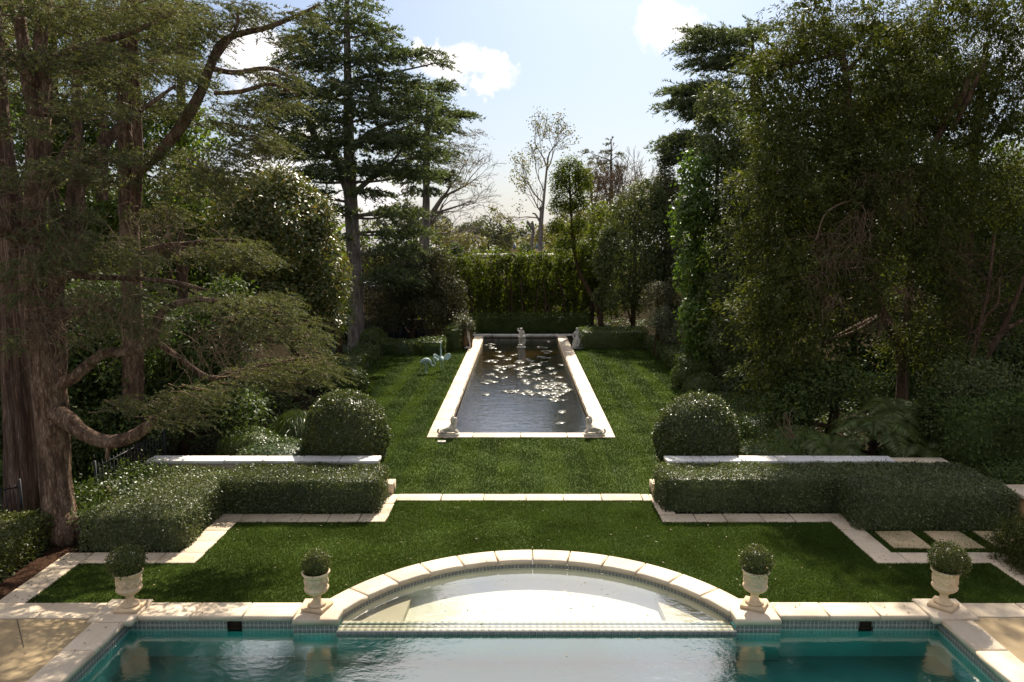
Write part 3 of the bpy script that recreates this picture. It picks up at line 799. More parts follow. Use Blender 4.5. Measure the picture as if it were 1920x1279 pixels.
def clipped(acc, centre, kind, dims, leaf, dens, rnd=.1, rz=0.0, rough=.02, lumpy=.03, aspect=.55, stray=.03):
    n = int(dens * (4 * math.pi * np.prod(dims) ** (2 / 3) if kind == 'ball' else dims[0] * dims[1] + 2 * (dims[0] + dims[1]) * dims[2]))
    P, N = shell_points(kind, dims, n, rnd); n = len(P)
    ph = rng.uniform(0, 6.28, 4)
    l = lumpy * (np.sin(P[:, 0] * 3.1 + ph[0] + np.sin(P[:, 2] * 2.7)) * np.sin(P[:, 1] * 3.7 + ph[1]) + .6 * np.sin(P[:, 0] * 9 + ph[2]) * np.sin(P[:, 2] * 8 + P[:, 1] * 7 + ph[3]))
    off = l + rng.normal(size=n) * rough - rough + np.where(rng.random(n) < stray, rng.random(n) * leaf * 1.6, 0)
    P = P + N * off[:, None]
    Nn = norm(N + rng.normal(size=(n, 3)) * .65); D = norm(np.cross(Nn, rand_dir(n)) + N * .45)
    c, s = math.cos(rz), math.sin(rz); Rz = np.array([[c, -s, 0], [s, c, 0], [0, 0, 1]])
    Ls = leaf * rng.uniform(.6, 1.25, n)
    leaf_quads(acc, P @ Rz.T + np.asarray(centre), D @ Rz.T, Nn @ Rz.T, Ls, Ls * aspect)
    # twiggy heart under the leaves
    k = 10
    if kind == 'ball':
        th, phh = np.meshgrid(np.linspace(0, 2 * math.pi, 17)[:-1], np.linspace(-1.0, 1.5, 9), indexing='xy')
        v = np.stack([np.cos(th) * np.cos(phh), np.sin(th) * np.cos(phh), np.sin(phh)], -1).reshape(-1, 3) * (np.asarray(dims) - leaf * 1.6 - rough)
        q = [(r * 16 + i, r * 16 + (i + 1) % 16, (r + 1) * 16 + (i + 1) % 16, (r + 1) * 16 + i) for r in range(8) for i in range(16)]
        acc.add(v @ Rz.T + np.asarray(centre), q)
    else:
        g = leaf * 1.6 + rough; sx, sy, sz = dims[0] / 2 - g, dims[1] / 2 - g, dims[2] - g; b = max(rnd * .8 - g * .3, .03)
        rings = [(0, 0), (0, sz - b), (b * .3, sz - b * .3), (b, sz)]; v = []
        for i_, z in rings:
            X, Y_ = sx - i_, sy - i_; v += [(-X + b, -Y_, z), (X - b, -Y_, z), (X, -Y_ + b, z), (X, Y_ - b, z), (X - b, Y_, z), (-X + b, Y_, z), (-X, Y_ - b, z), (-X, -Y_ + b, z)]
        q = [(r * 8 + i, r * 8 + (i + 1) % 8, (r + 1) * 8 + (i + 1) % 8, (r + 1) * 8 + i) for r in range(3) for i in range(8)]
        acc.ngon(np.array(v) @ Rz.T + np.asarray(centre), [list(range(24, 32))] + [list(x) for x in q])


def hedge(name, label, cat, x0, x1, y0, y1, h, leaf, dens, mat, group=None, rnd=.12, z0=0.0, rz=0, **kw):
    A = Acc(); clipped(A, ((x0 + x1) / 2, (y0 + y1) / 2, z0), 'block', (x1 - x0, y1 - y0, h), leaf, dens, rnd, rz, **kw)
    return tag(A.obj(name, mat, loc=((x0 + x1) / 2, (y0 + y1) / 2, z0)), label, cat, group)


def ballshrub(name, label, cat, c, dims, leaf, dens, mat, group=None, **kw):
    A = Acc(); clipped(A, c, 'ball', dims, leaf, dens, **kw)
    return tag(A.obj(name, mat, loc=(c[0], c[1], c[2] - dims[2])), label, cat, group)


def limb(pts, default_Y=None):
    """(px, py, Y, radius in m) control points -> path and radii"""
    q = np.array([[*V(p[0], p[1], p[2]), p[3]] for p in pts]); s = smooth_path(q, 4); return s[:, :3], s[:, 3]


def tree(name, label, base, cat='tree', group=None): return empty(name, tuple(base), label, cat, group)


def twiggery(acc, p, d, L, r, depth, spread=.55, n=3, up=.15, seg=3, sides=4, minr=.004):
    """branching bare wood"""
    p = np.asarray(p, float); d = norm(np.asarray(d, float)); pts = [p]; dd = d.copy()
    for i in range(seg):
        dd = norm(dd + rng.normal(size=3) * .16 + np.array([0, 0, up * .4])); pts.append(pts[-1] + dd * L / seg)
    r1 = max(r * .55, minr); tube(acc, pts, np.linspace(r, r1, seg + 1), sides if r > .03 else 3, 0, False)
    if depth <= 0: return [pts[-1]]
    tips = []
    for i in range(n):
        t = rng.uniform(.35, 1.0) if i else 1.0; k = min(int(t * seg), seg - 1); q = pts[k] + (pts[k + 1] - pts[k]) * (t * seg - k)
        nd = norm(dd + rng.normal(size=3) * spread + np.array([0, 0, up])); tips += twiggery(acc, q, nd, L * rng.uniform(.55, .85), r1 * rng.uniform(.6, .95), depth - 1, spread, n, up, seg, sides, minr)
    return tips


def dead_twigs(acc, centres, n, L, r=.006, down=.8, spread=.35):
    for c in centres:
        c = np.asarray(c, float)
        for _ in range(n):
            p = c + rng.normal(size=3) * spread * np.array([1, .6, .5]); d = norm(rng.normal(size=3) * .6 + np.array([0, 0, -down])); pts = [p]
            for i in range(4):
                d = norm(d + rng.normal(size=3) * .3); pts.append(pts[-1] + d * L * rng.uniform(.5, 1.2) / 4)
            tube(acc, pts, np.linspace(r, r * .4, 5), 3, 0, False)


# ================================================================ CLIPPED HEDGES, WALLS, BALLS
B_ = M['box']
G1 = 'clipped box blocks before the low walls'
hedge('box_hedge', 'clipped box hedge left of the lawn opening, right hand block running along the wall', 'hedge', -6.10, -2.86, 14.28, 15.40, .73, .044, 2700, B_, G1, .12)
hedge('box_hedge', 'clipped box hedge standing forward beside the big cedar trunk, with bright top', 'hedge', -7.85, -6.0, 12.46, 15.40, .66, .044, 2700, B_, G1, .16)
hedge('box_hedge', 'clipped box hedge right of the lawn opening with a sunlit patch on top', 'hedge', 2.90, 6.55, 14.34, 15.40, .75, .044, 2700, B_, G1, .14)
hedge('box_hedge', 'broad shaded box hedge behind the stepping stones', 'hedge', 6.42, 9.5, 13.38, 15.40, .77, .044, 2600, B_, G1, .16)


def garden_wall(label, x0, x1, sgn):
    w = empty('garden_wall', ((x0 + x1) / 2, 15.6, 0), label, 'wall', 'low walls behind the box hedges')
    A = Acc(); box(A, x0 + .04, x1 - .04, 15.46, 15.74, -.02, .69); A.obj('wall_body', M['stone'], w)
    run(w, 'cap_stone', 0, 0, 15.42, 15.80, .77, .08, cuts(x0, x1, 6), 'x', M['pale'], .015, .004)
    A = Acc(); xe = x1 if sgn < 0 else x0
    slab(A, rect(min(xe, xe - sgn * .30), max(xe, xe - sgn * .30), 15.43, 15.79), -.02, .24, .012); A.obj('end_block', M['stone'], w)


garden_wall('low pale capped wall behind the left box hedge', -8.1, -3.06, -1)
garden_wall('low pale capped wall behind the right box hedge, veined cap', 3.18, 8.15, 1)
w = empty('low_wall', (9.6, 15.6, 0), 'low tan wall continuing right behind the shaded box hedge', 'wall')
A = Acc(); box(A, 8.2, 9.3, 15.46, 15.74, -.02, .68); A.obj('wall_body', M['stone'], w)
A = Acc(); box(A, 8.18, 9.32, 15.43, 15.78, .68, .73); A.obj('cap_stone', M['stone'], w)
w = empty('garden_pillar', (10.1, 13.8, 0), 'short rendered pillar with pale cap at the right end of the box hedge', 'pillar')
A = Acc(); box(A, 9.62, 10.6, 13.5, 14.0, -.02, .62); A.obj('pillar_body', M['rust'], w)
A = Acc(); slab(A, rect(9.55, 10.65, 13.43, 14.07), .62, .70, .015); A.obj('cap_stone', M['stone'], w)

LG = M['ligustrum']
ballshrub('ball_shrub', 'big glossy clipped ball shrub left of the lawn opening', 'shrub', (-4.05, 16.75, .98), (.98, .98, 1.02), .055, 1700, LG, 'big clipped balls at the lawn opening', lumpy=.035, stray=.06)
ballshrub('ball_shrub', 'big glossy clipped ball shrub right of the lawn opening', 'shrub', (4.12, 16.75, .95), (.96, .96, 1.0), .055, 1700, LG, 'big clipped balls at the lawn opening', lumpy=.035, stray=.06)
LH = M['low_hedge']
hedge('low_hedge', 'low green hedge running up the left side of the upper lawn', 'hedge', -7.7, -6.55, 26.6, 34.2, .62, .075, 420, LH, None, .12)
hedge('low_hedge', 'low dark hedge across the far left of the lawn, behind the flamingos', 'hedge', -6.9, -4.95, 34.9, 36.0, .68, .08, 420, LH, 'hedge blocks across the far end of the lawn')
hedge('low_hedge', 'slightly taller hedge block right beside the dark one behind the flamingos', 'hedge', -4.95, -3.65, 35.1, 36.4, .74, .08, 420, LH, 'hedge blocks across the far end of the lawn')
hedge('low_hedge', 'tall narrow hedge block next to the far left pond statue', 'hedge', -3.75, -2.95, 36.6, 38.0, 1.15, .08, 420, LH, 'hedge blocks across the far end of the lawn')
hedge('low_hedge', 'long hedge block at the far right of the lawn in shade', 'hedge', 3.05, 6.5, 37.0, 38.4, 1.0, .08, 400, LH, 'hedge blocks across the far end of the lawn')
hedge('low_hedge', 'low hedge running up the right side of the upper lawn', 'hedge', 6.5, 7.4, 27.8, 36.9, .75, .08, 400, LH, None, .12)
hedge('low_hedge', 'sloping low hedge behind the right ball shrub, in shade', 'hedge', 6.2, 7.5, 17.6, 23.6, .58, .06, 900, LH, None, .2)
hedge('low_hedge', 'dark low hedge at the foot of the tall far hedge', 'hedge', -3.6, 4.2, 43.6, 44.6, 1.1, .10, 330, M['laurel'], None, .15)
GB = 'small clipped balls along the upper lawn'
for px, py, r, Yc, lab in ((657, 703, 30, 26.2, 'rounded shrub ending the left lawn hedge'), (634, 717, 26, 22.8, 'rounded shrub just left of the one that ends the lawn hedge, partly under cedar boughs'),
                           (700, 641, 24, 36.5, 'flat rounded shrub beside the grey trunk at the far left'), (1287, 707, 26, 27.2, 'rounded shrub at the right edge of the upper lawn, farther of two'),
                           (1316, 735, 32, 24.5, 'rounded shrub at the right edge of the upper lawn, nearer of two')):
    k = r * Yc / F; c = V(px, py, Yc); c[2] = max(k * .8, .2)
    ballshrub('ball_shrub', lab, 'shrub', c, (k * 1.1, k * 1.1, k), .065, 800, LH, GB, lumpy=.03)
for px, py, rx, ry, Yc, mt, lab in ((470, 838, 62, 28, 17.2, 'low_hedge', 'dark rounded mound plant behind the left wall'), (520, 852, 75, 20, 16.6, 'ground_cover', 'low grey green mound just behind the left wall cap'),
                                    (585, 845, 34, 22, 16.9, 'low_hedge', 'small green mound beside the left ball shrub'), (1440, 852, 70, 20, 16.8, 'low_hedge', 'low mound behind the right wall, next to the right ball shrub'),
                                    (1490, 830, 52, 24, 17.8, 'low_hedge', 'rounded mound at the end of the sloping right hedge')):
    k = Yc / F; c = V(px, py, Yc); c[2] = max(c[2], .1)
    ballshrub('mound_shrub', lab, 'shrub', c, (rx * k, rx * k * .8, ry * k * 1.3), .05, 1500, M[mt], 'mounds behind the walls', lumpy=.03)
hedge('low_hedge', 'dark clipped hedge in the left corner beside the flagged path', 'hedge', -11.2, -8.45, 10.4, 12.95, .62, .055, 1500, M['topiary'], None, .2)
hedge('privet_hedge', 'tall dark privet hedge at the right edge behind the box hedge', 'hedge', 9.7, 12.6, 15.9, 17.6, 1.9, .085, 800, M['laurel'], None, .35, lumpy=.10, rough=.05)
sheet('mulch', [[(-8.45, 10.6), (-8.02, 10.6), (-8.02, 12.6), (-8.45, 12.9)], rect(-12, -8.0, 12.9, 15.4)], -.012, M['mulch'])

# low undergrowth under the trees of both borders
A = Acc()
for x0, x1, y0, y1, n in ((6.7, 14.0, 16.0, 30.0, 9000), (-14.0, -6.7, 16.0, 33.0, 9000), (-12.0, -8.9, 13.0, 16.0, 2500), (-9, 10, 44.8, 50, 3000)):
    C = rng.uniform((x0, y0), (x1, y1), (n // 12, 2)); i_ = np.repeat(np.arange(len(C)), 12); m_ = len(i_)
    P = np.c_[C[i_] + rng.normal(size=(m_, 2)) * .14, rng.random(m_) * .28]
    leaf_quads(A, P, np.c_[rng.normal(size=(m_, 2)), rng.random(m_) * .7], np.c_[rng.normal(size=(m_, 2)) * .5, np.ones(m_)], rng.uniform(.09, .17, m_), .07)
tag(A.obj('undergrowth', M['laurel']), kind='stuff')

# grassy weeping mound between cedar and ball
A = Acc(); n = 9000; c0 = V(550, 790, 19.0)
u = rand_dir(n); u[:, 2] = abs(u[:, 2]); P = np.array([c0[0], 19.2, .1]) + u * np.array([.75, .9, .95]) * rng.uniform(.75, 1, (n, 1))
leaf_quads(A, P, np.c_[u[:, 0] * .5, u[:, 1] * .5 - .3, -np.ones(n) * .8] + rng.normal(size=(n, 3)) * .2, u + rng.normal(size=(n, 3)) * .3, .22, .022)
tag(A.obj('grass_clump', M['low_hedge'], loc=(c0[0], 19.2, 0)), 'weeping grassy clump between the cedar boughs and left ball shrub', 'plant')

# ================================================================ TREES, LEFT
T = tree('cedar_tree', 'huge old cedar at the left with a low U shaped bough', (-8.35, 13.1, 0))
A = Acc()
p, r = limb([(120, 1020, 13.0, .22), (122, 1006, 13.0, .31), (119, 985, 13.0, .315), (112, 960, 13.05, .275), (103, 890, 13.1, .25), (100, 800, 13.1, .27), (88, 705, 13.1, .265), (70, 620, 13.1, .22), (58, 560, 13.1, .19), (60, 450, 13.2, .18), (66, 380, 13.2, .17), (72, 270, 13.3, .19), (70, 220, 13.3, .19)])
tube(A, p, r, 44, .012, True, .035)
p, r = limb([(96, 720, 13.2, .24), (102, 640, 13.3, .22), (100, 560, 13.4, .17), (118, 470, 13.5, .14), (140, 400, 13.6, .16), (148, 330, 13.8, .13), (190, 280, 14.0, .10), (235, 225, 14.4, .07)]); tube(A, p, r, 11, .05)
A.obj('trunk', M['bark'], T, True)
A = Acc()
p, r = limb([(105, 775, 13.0, .17), (132, 792, 12.9, .16), (162, 816, 12.8, .135), (205, 829, 12.7, .125), (245, 820, 12.7, .115), (272, 803, 12.7, .10), (300, 782, 12.8, .075), (345, 765, 12.9, .05), (400, 745, 13, .03)]); tube(A, p, r, 22, .02, True, .05)
p, r = limb([(201, 828, 12.68, .045), (203, 845, 12.66, .04), (200, 860, 12.64, .034)]); tube(A, p, r, 7, .05)
A.obj('low_bough', M['bark'], T, True)
A = Acc()
LIMBS = [[(98, 728, 13.1, .13), (138, 708, 13.0, .11), (175, 676, 12.9, .095), (200, 661, 12.9, .09), (240, 660, 12.9, .085), (275, 645, 12.9, .08), (292, 615, 13, .08), (300, 590, 13, .075), (332, 570, 13, .06), (385, 562, 13.1, .05), (450, 580, 13.2, .03), (520, 610, 13.3, .015)],
         [(80, 560, 13.2, .10), (110, 525, 13.2, .08), (130, 515, 13.2, .07), (180, 520, 13.2, .06), (250, 522, 13.3, .05), (330, 530, 13.4, .045), (390, 545, 13.5, .02)],
         [(100, 600, 13.3, .13), (135, 585, 13.5, .10), (200, 580, 13.9, .08), (320, 660, 14, .06), (390, 708, 14, .055), (440, 698, 14, .05), (520, 680, 14.1, .03), (600, 668, 14.2, .015)],
         [(70, 225, 13.3, .13), (52, 140, 13.3, .12), (40, 60, 13.3, .10), (26, -40, 13.3, .09)], [(70, 222, 13.3, .13), (80, 150, 13.4, .13), (76, 70, 13.4, .11), (92, -40, 13.5, .10)],
         [(72, 160, 13.3, .09), (40, 130, 13.1, .08), (0, 80, 12.9, .07), (-60, 20, 12.7, .06)], [(60, 440, 13.2, .2), (20, 430, 12.9, .2), (-20, 400, 12.5, .19), (-80, 330, 12, .17)],
         [(60, 390, 13.2, .12), (85, 350, 13.2, .09), (100, 320, 13.2, .07), (140, 250, 13.5, .05)], [(130, 410, 13.6, .06), (165, 330, 13.6, .06), (200, 270, 13.8, .06), (240, 225, 14, .05), (330, 160, 14.2, .03)],
         [(75, 120, 13.4, .08), (150, 90, 13.6, .07), (250, 60, 13.9, .05), (330, 20, 14.2, .035)]]
for L_ in LIMBS:
    p, r = limb(L_); tube(A, p, r, 9, .06)
A.obj('limb', M['bark'], T, True)
A = Acc(); tw = Acc(); ax = (-8.6, 13.1)
PD = [pb(*x) for x in ((230, 757, 12.8, 55, 14, .5), (330, 745, 12.8, 70, 22, .7), (345, 775, 12.6, 62, 34, .5), (385, 735, 12.9, 50, 22, .6), (300, 790, 12.7, 40, 18, .4),
      (530, 690, 14.0, 90, 20, .8), (590, 680, 14.2, 50, 26, .8), (600, 705, 14.2, 45, 18, .6), (470, 705, 14, 60, 22, .7), (520, 720, 14, 50, 20, .6),
      (470, 580, 13.2, 85, 22, .8), (530, 615, 13.3, 65, 28, .8), (570, 640, 13.4, 40, 22, .7), (410, 570, 13.2, 60, 20, .7), (440, 610, 13.2, 60, 18, .7), (500, 560, 13.3, 50, 14, .6),
      (250, 560, 12.8, 70, 36, .6), (200, 610, 12.8, 60, 30, .6), (160, 560, 12.7, 55, 34, .5), (270, 620, 12.9, 40, 26, .5), (140, 640, 12.7, 40, 20, .4),
      (110, 490, 12.7, 70, 28, .6), (170, 460, 12.8, 80, 28, .7), (220, 490, 12.9, 70, 24, .7), (40, 510, 12.5, 55, 22, .6), (20, 640, 12.4, 45, 24, .5), (30, 560, 12.3, 40, 14, .4), (70, 440, 12.7, 50, 22, .5),
      (100, 320, 12.9, 80, 20, .8), (40, 240, 12.8, 70, 22, .8), (150, 200, 13.2, 80, 20, .9), (60, 120, 13, 90, 20, .9), (170, 110, 13.4, 90, 22, 1.0), (30, 30, 13, 100, 26, 1.0), (140, 30, 13.4, 100, 24, 1.0), (20, 340, 12.6, 50, 22, .7),
      (260, 20, 13.8, 90, 22, .9), (290, 120, 14, 70, 18, .9), (180, 290, 13.6, 60, 20, .8), (-30, 150, 12.7, 70, 30, .9), (110, 400, 13, 70, 22, .7))]
pads(A, PD, ax, 200, 40, .36, .056, .0145, .35, tw, .08)
A.obj('needles', M['cedar'], T)
dead_twigs(tw, [V(*q) for q in ((430, 620, 13.0), (400, 650, 13), (460, 640, 13), (500, 640, 13.1), (120, 560, 12.5), (160, 580, 12.5), (140, 430, 12.7), (270, 600, 12.7), (300, 420, 13.2), (190, 540, 12.6), (80, 600, 12.5), (40, 640, 12.3), (30, 380, 12.5), (60, 330, 12.6), (20, 470, 12.3))], 42, .75, .006)
tw.obj('twig', M['twig'], T)['kind'] = 'stuff'

T = tree('redwood_tree', 'thick red barked trunk just left of the cedar trunk', (*(V(47, 985, 13.9)[:2]), 0))
A = Acc(); p, r = limb([(48, 1000, 13.9, .42), (48, 975, 13.9, .39), (47, 900, 13.9, .345), (45, 800, 13.9, .32), (36, 700, 13.9, .29), (28, 600, 13.9, .27), (22, 480, 13.9, .28), (16, 400, 13.9, .28), (4, 300, 13.9, .20), (-8, 150, 13.9, .16), (-20, -80, 13.9, .12)]); tube(A, p, r, 44, .012, True, .045); A.obj('trunk', M['redbark'], T, True)
A = Acc(); crown_leaves(A, [pb(-60, 60, 14.5, 90, 120), pb(-40, -60, 14.5, 120, 80)], .11, .3, 1.2, hang=.3); A.obj('crown', M['cedar'], T)

T = tree('cedar_tree', 'tall twin stemmed cedar right of the biggest trunk, sweeping limbs over the shrubs', (*(V(247, 620, 17.0)[:2]), 0))
A = Acc()
for L_ in ([(250, 940, 17, .26), (249, 720, 17, .24), (247, 560, 17, .22), (243, 450, 17, .21), (236, 320, 17, .17), (233, 200, 17, .16), (238, 60, 17, .15), (240, -60, 17, .14)], [(243, 450, 17, .16), (254, 360, 16.9, .13), (258, 300, 16.9, .115), (256, 200, 16.9, .10), (250, 90, 16.9, .10), (246, -60, 16.9, .09)]):
    p, r = limb(L_); tube(A, p, r, 26, .012, True, .04)
A.obj('trunk', M['bark'], T, True)
A = Acc()
for L_ in ([(255, 325, 17, .10), (290, 295, 17, .12), (330, 250, 17, .13), (358, 208, 17, .13), (378, 170, 17, .11), (396, 120, 17, .10), (412, 85, 17, .085), (440, 66, 17, .075), (500, 52, 17, .06), (560, 28, 17, .045), (600, 8, 17, .03)],
           [(395, 128, 17, .06), (440, 136, 17, .055), (500, 128, 17, .05), (540, 140, 17, .02)], [(402, 175, 17.1, .05), (450, 172, 17.1, .05), (510, 158, 17.1, .04), (560, 180, 17.1, .015)], [(372, 160, 17, .045), (440, 58, 16.8, .04), (445, 20, 16.8, .03)],
           [(250, 480, 17, .08), (300, 463, 16.9, .07), (350, 458, 16.8, .06), (390, 452, 16.8, .05), (450, 450, 16.8, .02)], [(245, 345, 17, .05), (200, 340, 16.8, .05), (150, 345, 16.6, .04)], [(258, 300, 17, .05), (230, 230, 16.9, .05), (170, 200, 16.8, .03)]):
    p, r = limb(L_); tube(A, p, r, 8, .05)
A.obj('limb', M['bark'], T, True)
A = Acc(); tw = Acc(); ax = tuple(V(245, 400, 17)[:2])
PD = [pb(*x) for x in ((430, 465, 16.7, 70, 22, .9), (470, 485, 16.8, 50, 22, .8), (380, 480, 16.6, 60, 18, .8), (400, 330, 16.6, 75, 36, 1.0), (440, 290, 16.8, 60, 24, .9), (350, 350, 16.5, 70, 30, 1), (470, 260, 17, 60, 18, .9), (500, 275, 17, 40, 12, .7),
      (440, 205, 17, 60, 12, .9), (480, 195, 17, 45, 12, .7), (420, 235, 17, 60, 14, .9), (350, 150, 16.8, 60, 22, .9), (300, 200, 16.7, 60, 24, 1), (330, 90, 16.8, 70, 24, 1), (420, 30, 16.9, 60, 26, 1), (470, 20, 17, 40, 14, .8), (560, 35, 17, 40, 12, .7), (380, 60, 16.8, 50, 20, .9), (520, 75, 17, 40, 8, .6), (470, 140, 17, 40, 8, .6),
      (300, 20, 16.8, 80, 26, 1), (210, 60, 16.6, 80, 26, 1), (200, 160, 16.6, 70, 24, 1), (280, 290, 16.6, 60, 24, .9), (200, 340, 16.5, 60, 20, .9), (300, 400, 16.6, 60, 22, .9), (540, 150, 17, 25, 25, .5), (545, 195, 17, 28, 14, .5))]
pads(A, PD, ax, 125, 34, .46, .075, .020, .45, tw, .06)
A.obj('needles', M['cedar'], T)
dead_twigs(tw, [V(*q) for q in ((300, 480, 16.5), (290, 450, 16.5), (310, 430, 16.5), (260, 400, 16.6), (520, 130, 17), (380, 300, 16.5))], 30, .9, .008); tw.obj('twig', M['twig'], T)['kind'] = 'stuff'


def leafy(name, label, blobs, leaf, mat, trunkpx=None, cat='tree', group=None, aspect=.45, cov=2.4, bark='brownbark', limbs=(), base=None, **kw):
    c = blobs[0][0]
    b = base if base is not None else (V(trunkpx[0][0], trunkpx[0][1], trunkpx[0][2]) if trunkpx else c)
    T = tree(name, label, (b[0], b[1], 0), cat, group)
    A = Acc()
    if trunkpx:
        p, r = limb(trunkpx); tube(A, p, r, 9, .05)
    else:
        zt = c[2] + .2; tube(A, [(b[0], b[1], -.05), (b[0] + .1, b[1], zt * .5), (c[0], c[1], zt)], [.16, .12, .06], 7, .06)
    for cc, rr in blobs[1:]:
        s = np.array([b[0], b[1], max(cc[2] - rr[2] * 1.2, .4)]) if not trunkpx else p[np.argmin(np.linalg.norm(p - (cc - np.array([0, 0, rr[2] * .8])), axis=1))]
        m = (s + cc) / 2 + rng.normal(size=3) * .15; tube(A, smooth_path(np.array([s, m, cc]), 3), np.linspace(.07, .025, 7), 5, .05, False)
    for L_ in limbs:
        p2, r2 = limb(L_); tube(A, p2, r2, 7, .05)
    A.obj('trunk', M[bark], T, True)
    A = Acc(); crown_leaves(A, blobs, leaf, aspect, cov, **kw); A.obj('crown', mat, T)
    return T


def P_(*l): return [pb(*x) for x in l]


leafy('camellia_tree', 'broad glossy camellia tree with brown tinged leaves, left of the tall grey cedar', P_((540, 430, 24.5, 95, 110, 2.2), (460, 440, 24, 80, 100, 2), (610, 520, 25, 48, 100, 1.8), (540, 570, 24.5, 85, 85, 2), (600, 600, 25, 50, 50, 1.5), (470, 560, 24, 70, 80, 1.5), (520, 350, 24.5, 60, 40, 1.2), (590, 420, 25, 50, 55, 1.2)), .145, M['camellia'], cov=1.9, clump=.32, lump=.14, lobes=5)
leafy('laurel_tree', 'dark glossy laurel thicket behind the low cedar bough', P_((330, 640, 18.5, 110, 90, 1.8), (420, 620, 19, 70, 90, 1.6), (240, 700, 18, 90, 90, 1.6), (400, 730, 18.5, 90, 70, 1.5), (300, 780, 17.6, 90, 60, 1.3), (200, 590, 18.4, 80, 90, 1.6), (450, 770, 18.2, 60, 50, 1.2)), .125, M['laurel'], cov=1.7, lobes=4)
leafy('laurel_tree', 'shaded laurel beyond the redwood trunk at the left edge', P_((0, 760, 16.5, 120, 130, 2), (120, 700, 17, 70, 120, 1.4), (180, 820, 16.5, 60, 70, 1), (-60, 560, 17, 120, 130, 2), (60, 880, 16, 110, 60, 1.2)), .125, M['laurel'], cov=1.7, lobes=4)
leafy('shade_tree', 'tall leafy tree behind the twin stemmed cedar, light showing through', P_((120, 330, 27, 150, 90, 2.5), (250, 260, 27, 110, 110, 2.5), (330, 380, 26, 110, 90, 2.2), (200, 450, 25.5, 130, 80, 2.2), (60, 200, 28, 110, 70, 2), (180, 120, 28.5, 120, 70, 2), (360, 260, 27.5, 70, 70, 1.8), (300, 60, 29, 100, 70, 2)), .19, M['sunny'], cov=1.2, inner=.06, lump=.3, shell=.8, lobes=5)
leafy('shade_tree', 'tree behind the redwood at the top left corner, sky between its leaves', P_((-20, 90, 24, 130, 80, 2.2), (60, 20, 25, 110, 60, 2), (-40, 260, 23, 120, 90, 2.2), (-60, 420, 22, 120, 110, 2)), .17, M['sunny'], cov=1.2, inner=.05, lump=.3, shell=.8, lobes=5)
G2 = 'slim straight trunks behind the old cedars'
for i, (px, Yd, lab) in enumerate(((145, 24, 'slim straight trunk between the two old cedars, second from left'), (192, 25, 'slim straight trunk just left of the twin stemmed cedar'), (100, 26, 'slim straight trunk closest to the big cedar stem'), (340, 28, 'slim straight trunk right of the twin stemmed cedar'))):
    T = tree('pine_tree', lab, (V(px, 300, Yd)[0], Yd, 0), 'tree', G2)
    A = Acc(); p, r = limb([(px, 800, Yd, .22), (px + 2, 500, Yd, .20), (px, 250, Yd, .17), (px - 2, -60, Yd, .12)]); tube(A, p, r, 8, .04); A.obj('trunk', M['bark'], T, True)
    A = Acc(); crown_leaves(A, P_((px, 40, Yd, 60, 40, 1.2), (px + 30, 140, Yd, 45, 22, 1.0), (px - 30, 220, Yd, 45, 20, 1.0)), .16, .2, .9, inner=0, shell=.9); A.obj('crown', M['cedar'], T)


def cedar(name, label, trunk, pd, mat, tw, nl, nw, tl, per, dense, bark='greybark', forks=(), group=None):
    b = V(*trunk[0][:3]); T = tree(name, label, (b[0], b[1], 0), 'tree', group)
    A = Acc(); p, r = limb(trunk); tube(A, p, r, 11, .04)
    for L_ in forks:
        p2, r2 = limb(L_); tube(A, p2, r2, 8, .04)
    A.obj('trunk', M[bark], T, True)
    PDs = [pb(*x) for x in pd]; A = Acc()
    for c, rr in PDs:
        k = np.argmin(np.abs(p[:, 2] - (c[2] - .15 * abs(c[0] - b[0])))); s = p[k]; m = (s + c) / 2 - np.array([0, 0, .1]) + rng.normal(size=3) * .08
        A = Acc(); tube(A, smooth_path(np.array([s, m, c]), 3), np.linspace(.085, .03, 7), 5, .05, False); A.obj('branch', M[bark], T, True)
    A = Acc(); pads(A, PDs, (b[0], b[1]), dense, per, tl, nl, nw, .3, None, .10); A.obj('needles', mat, T)
    return T


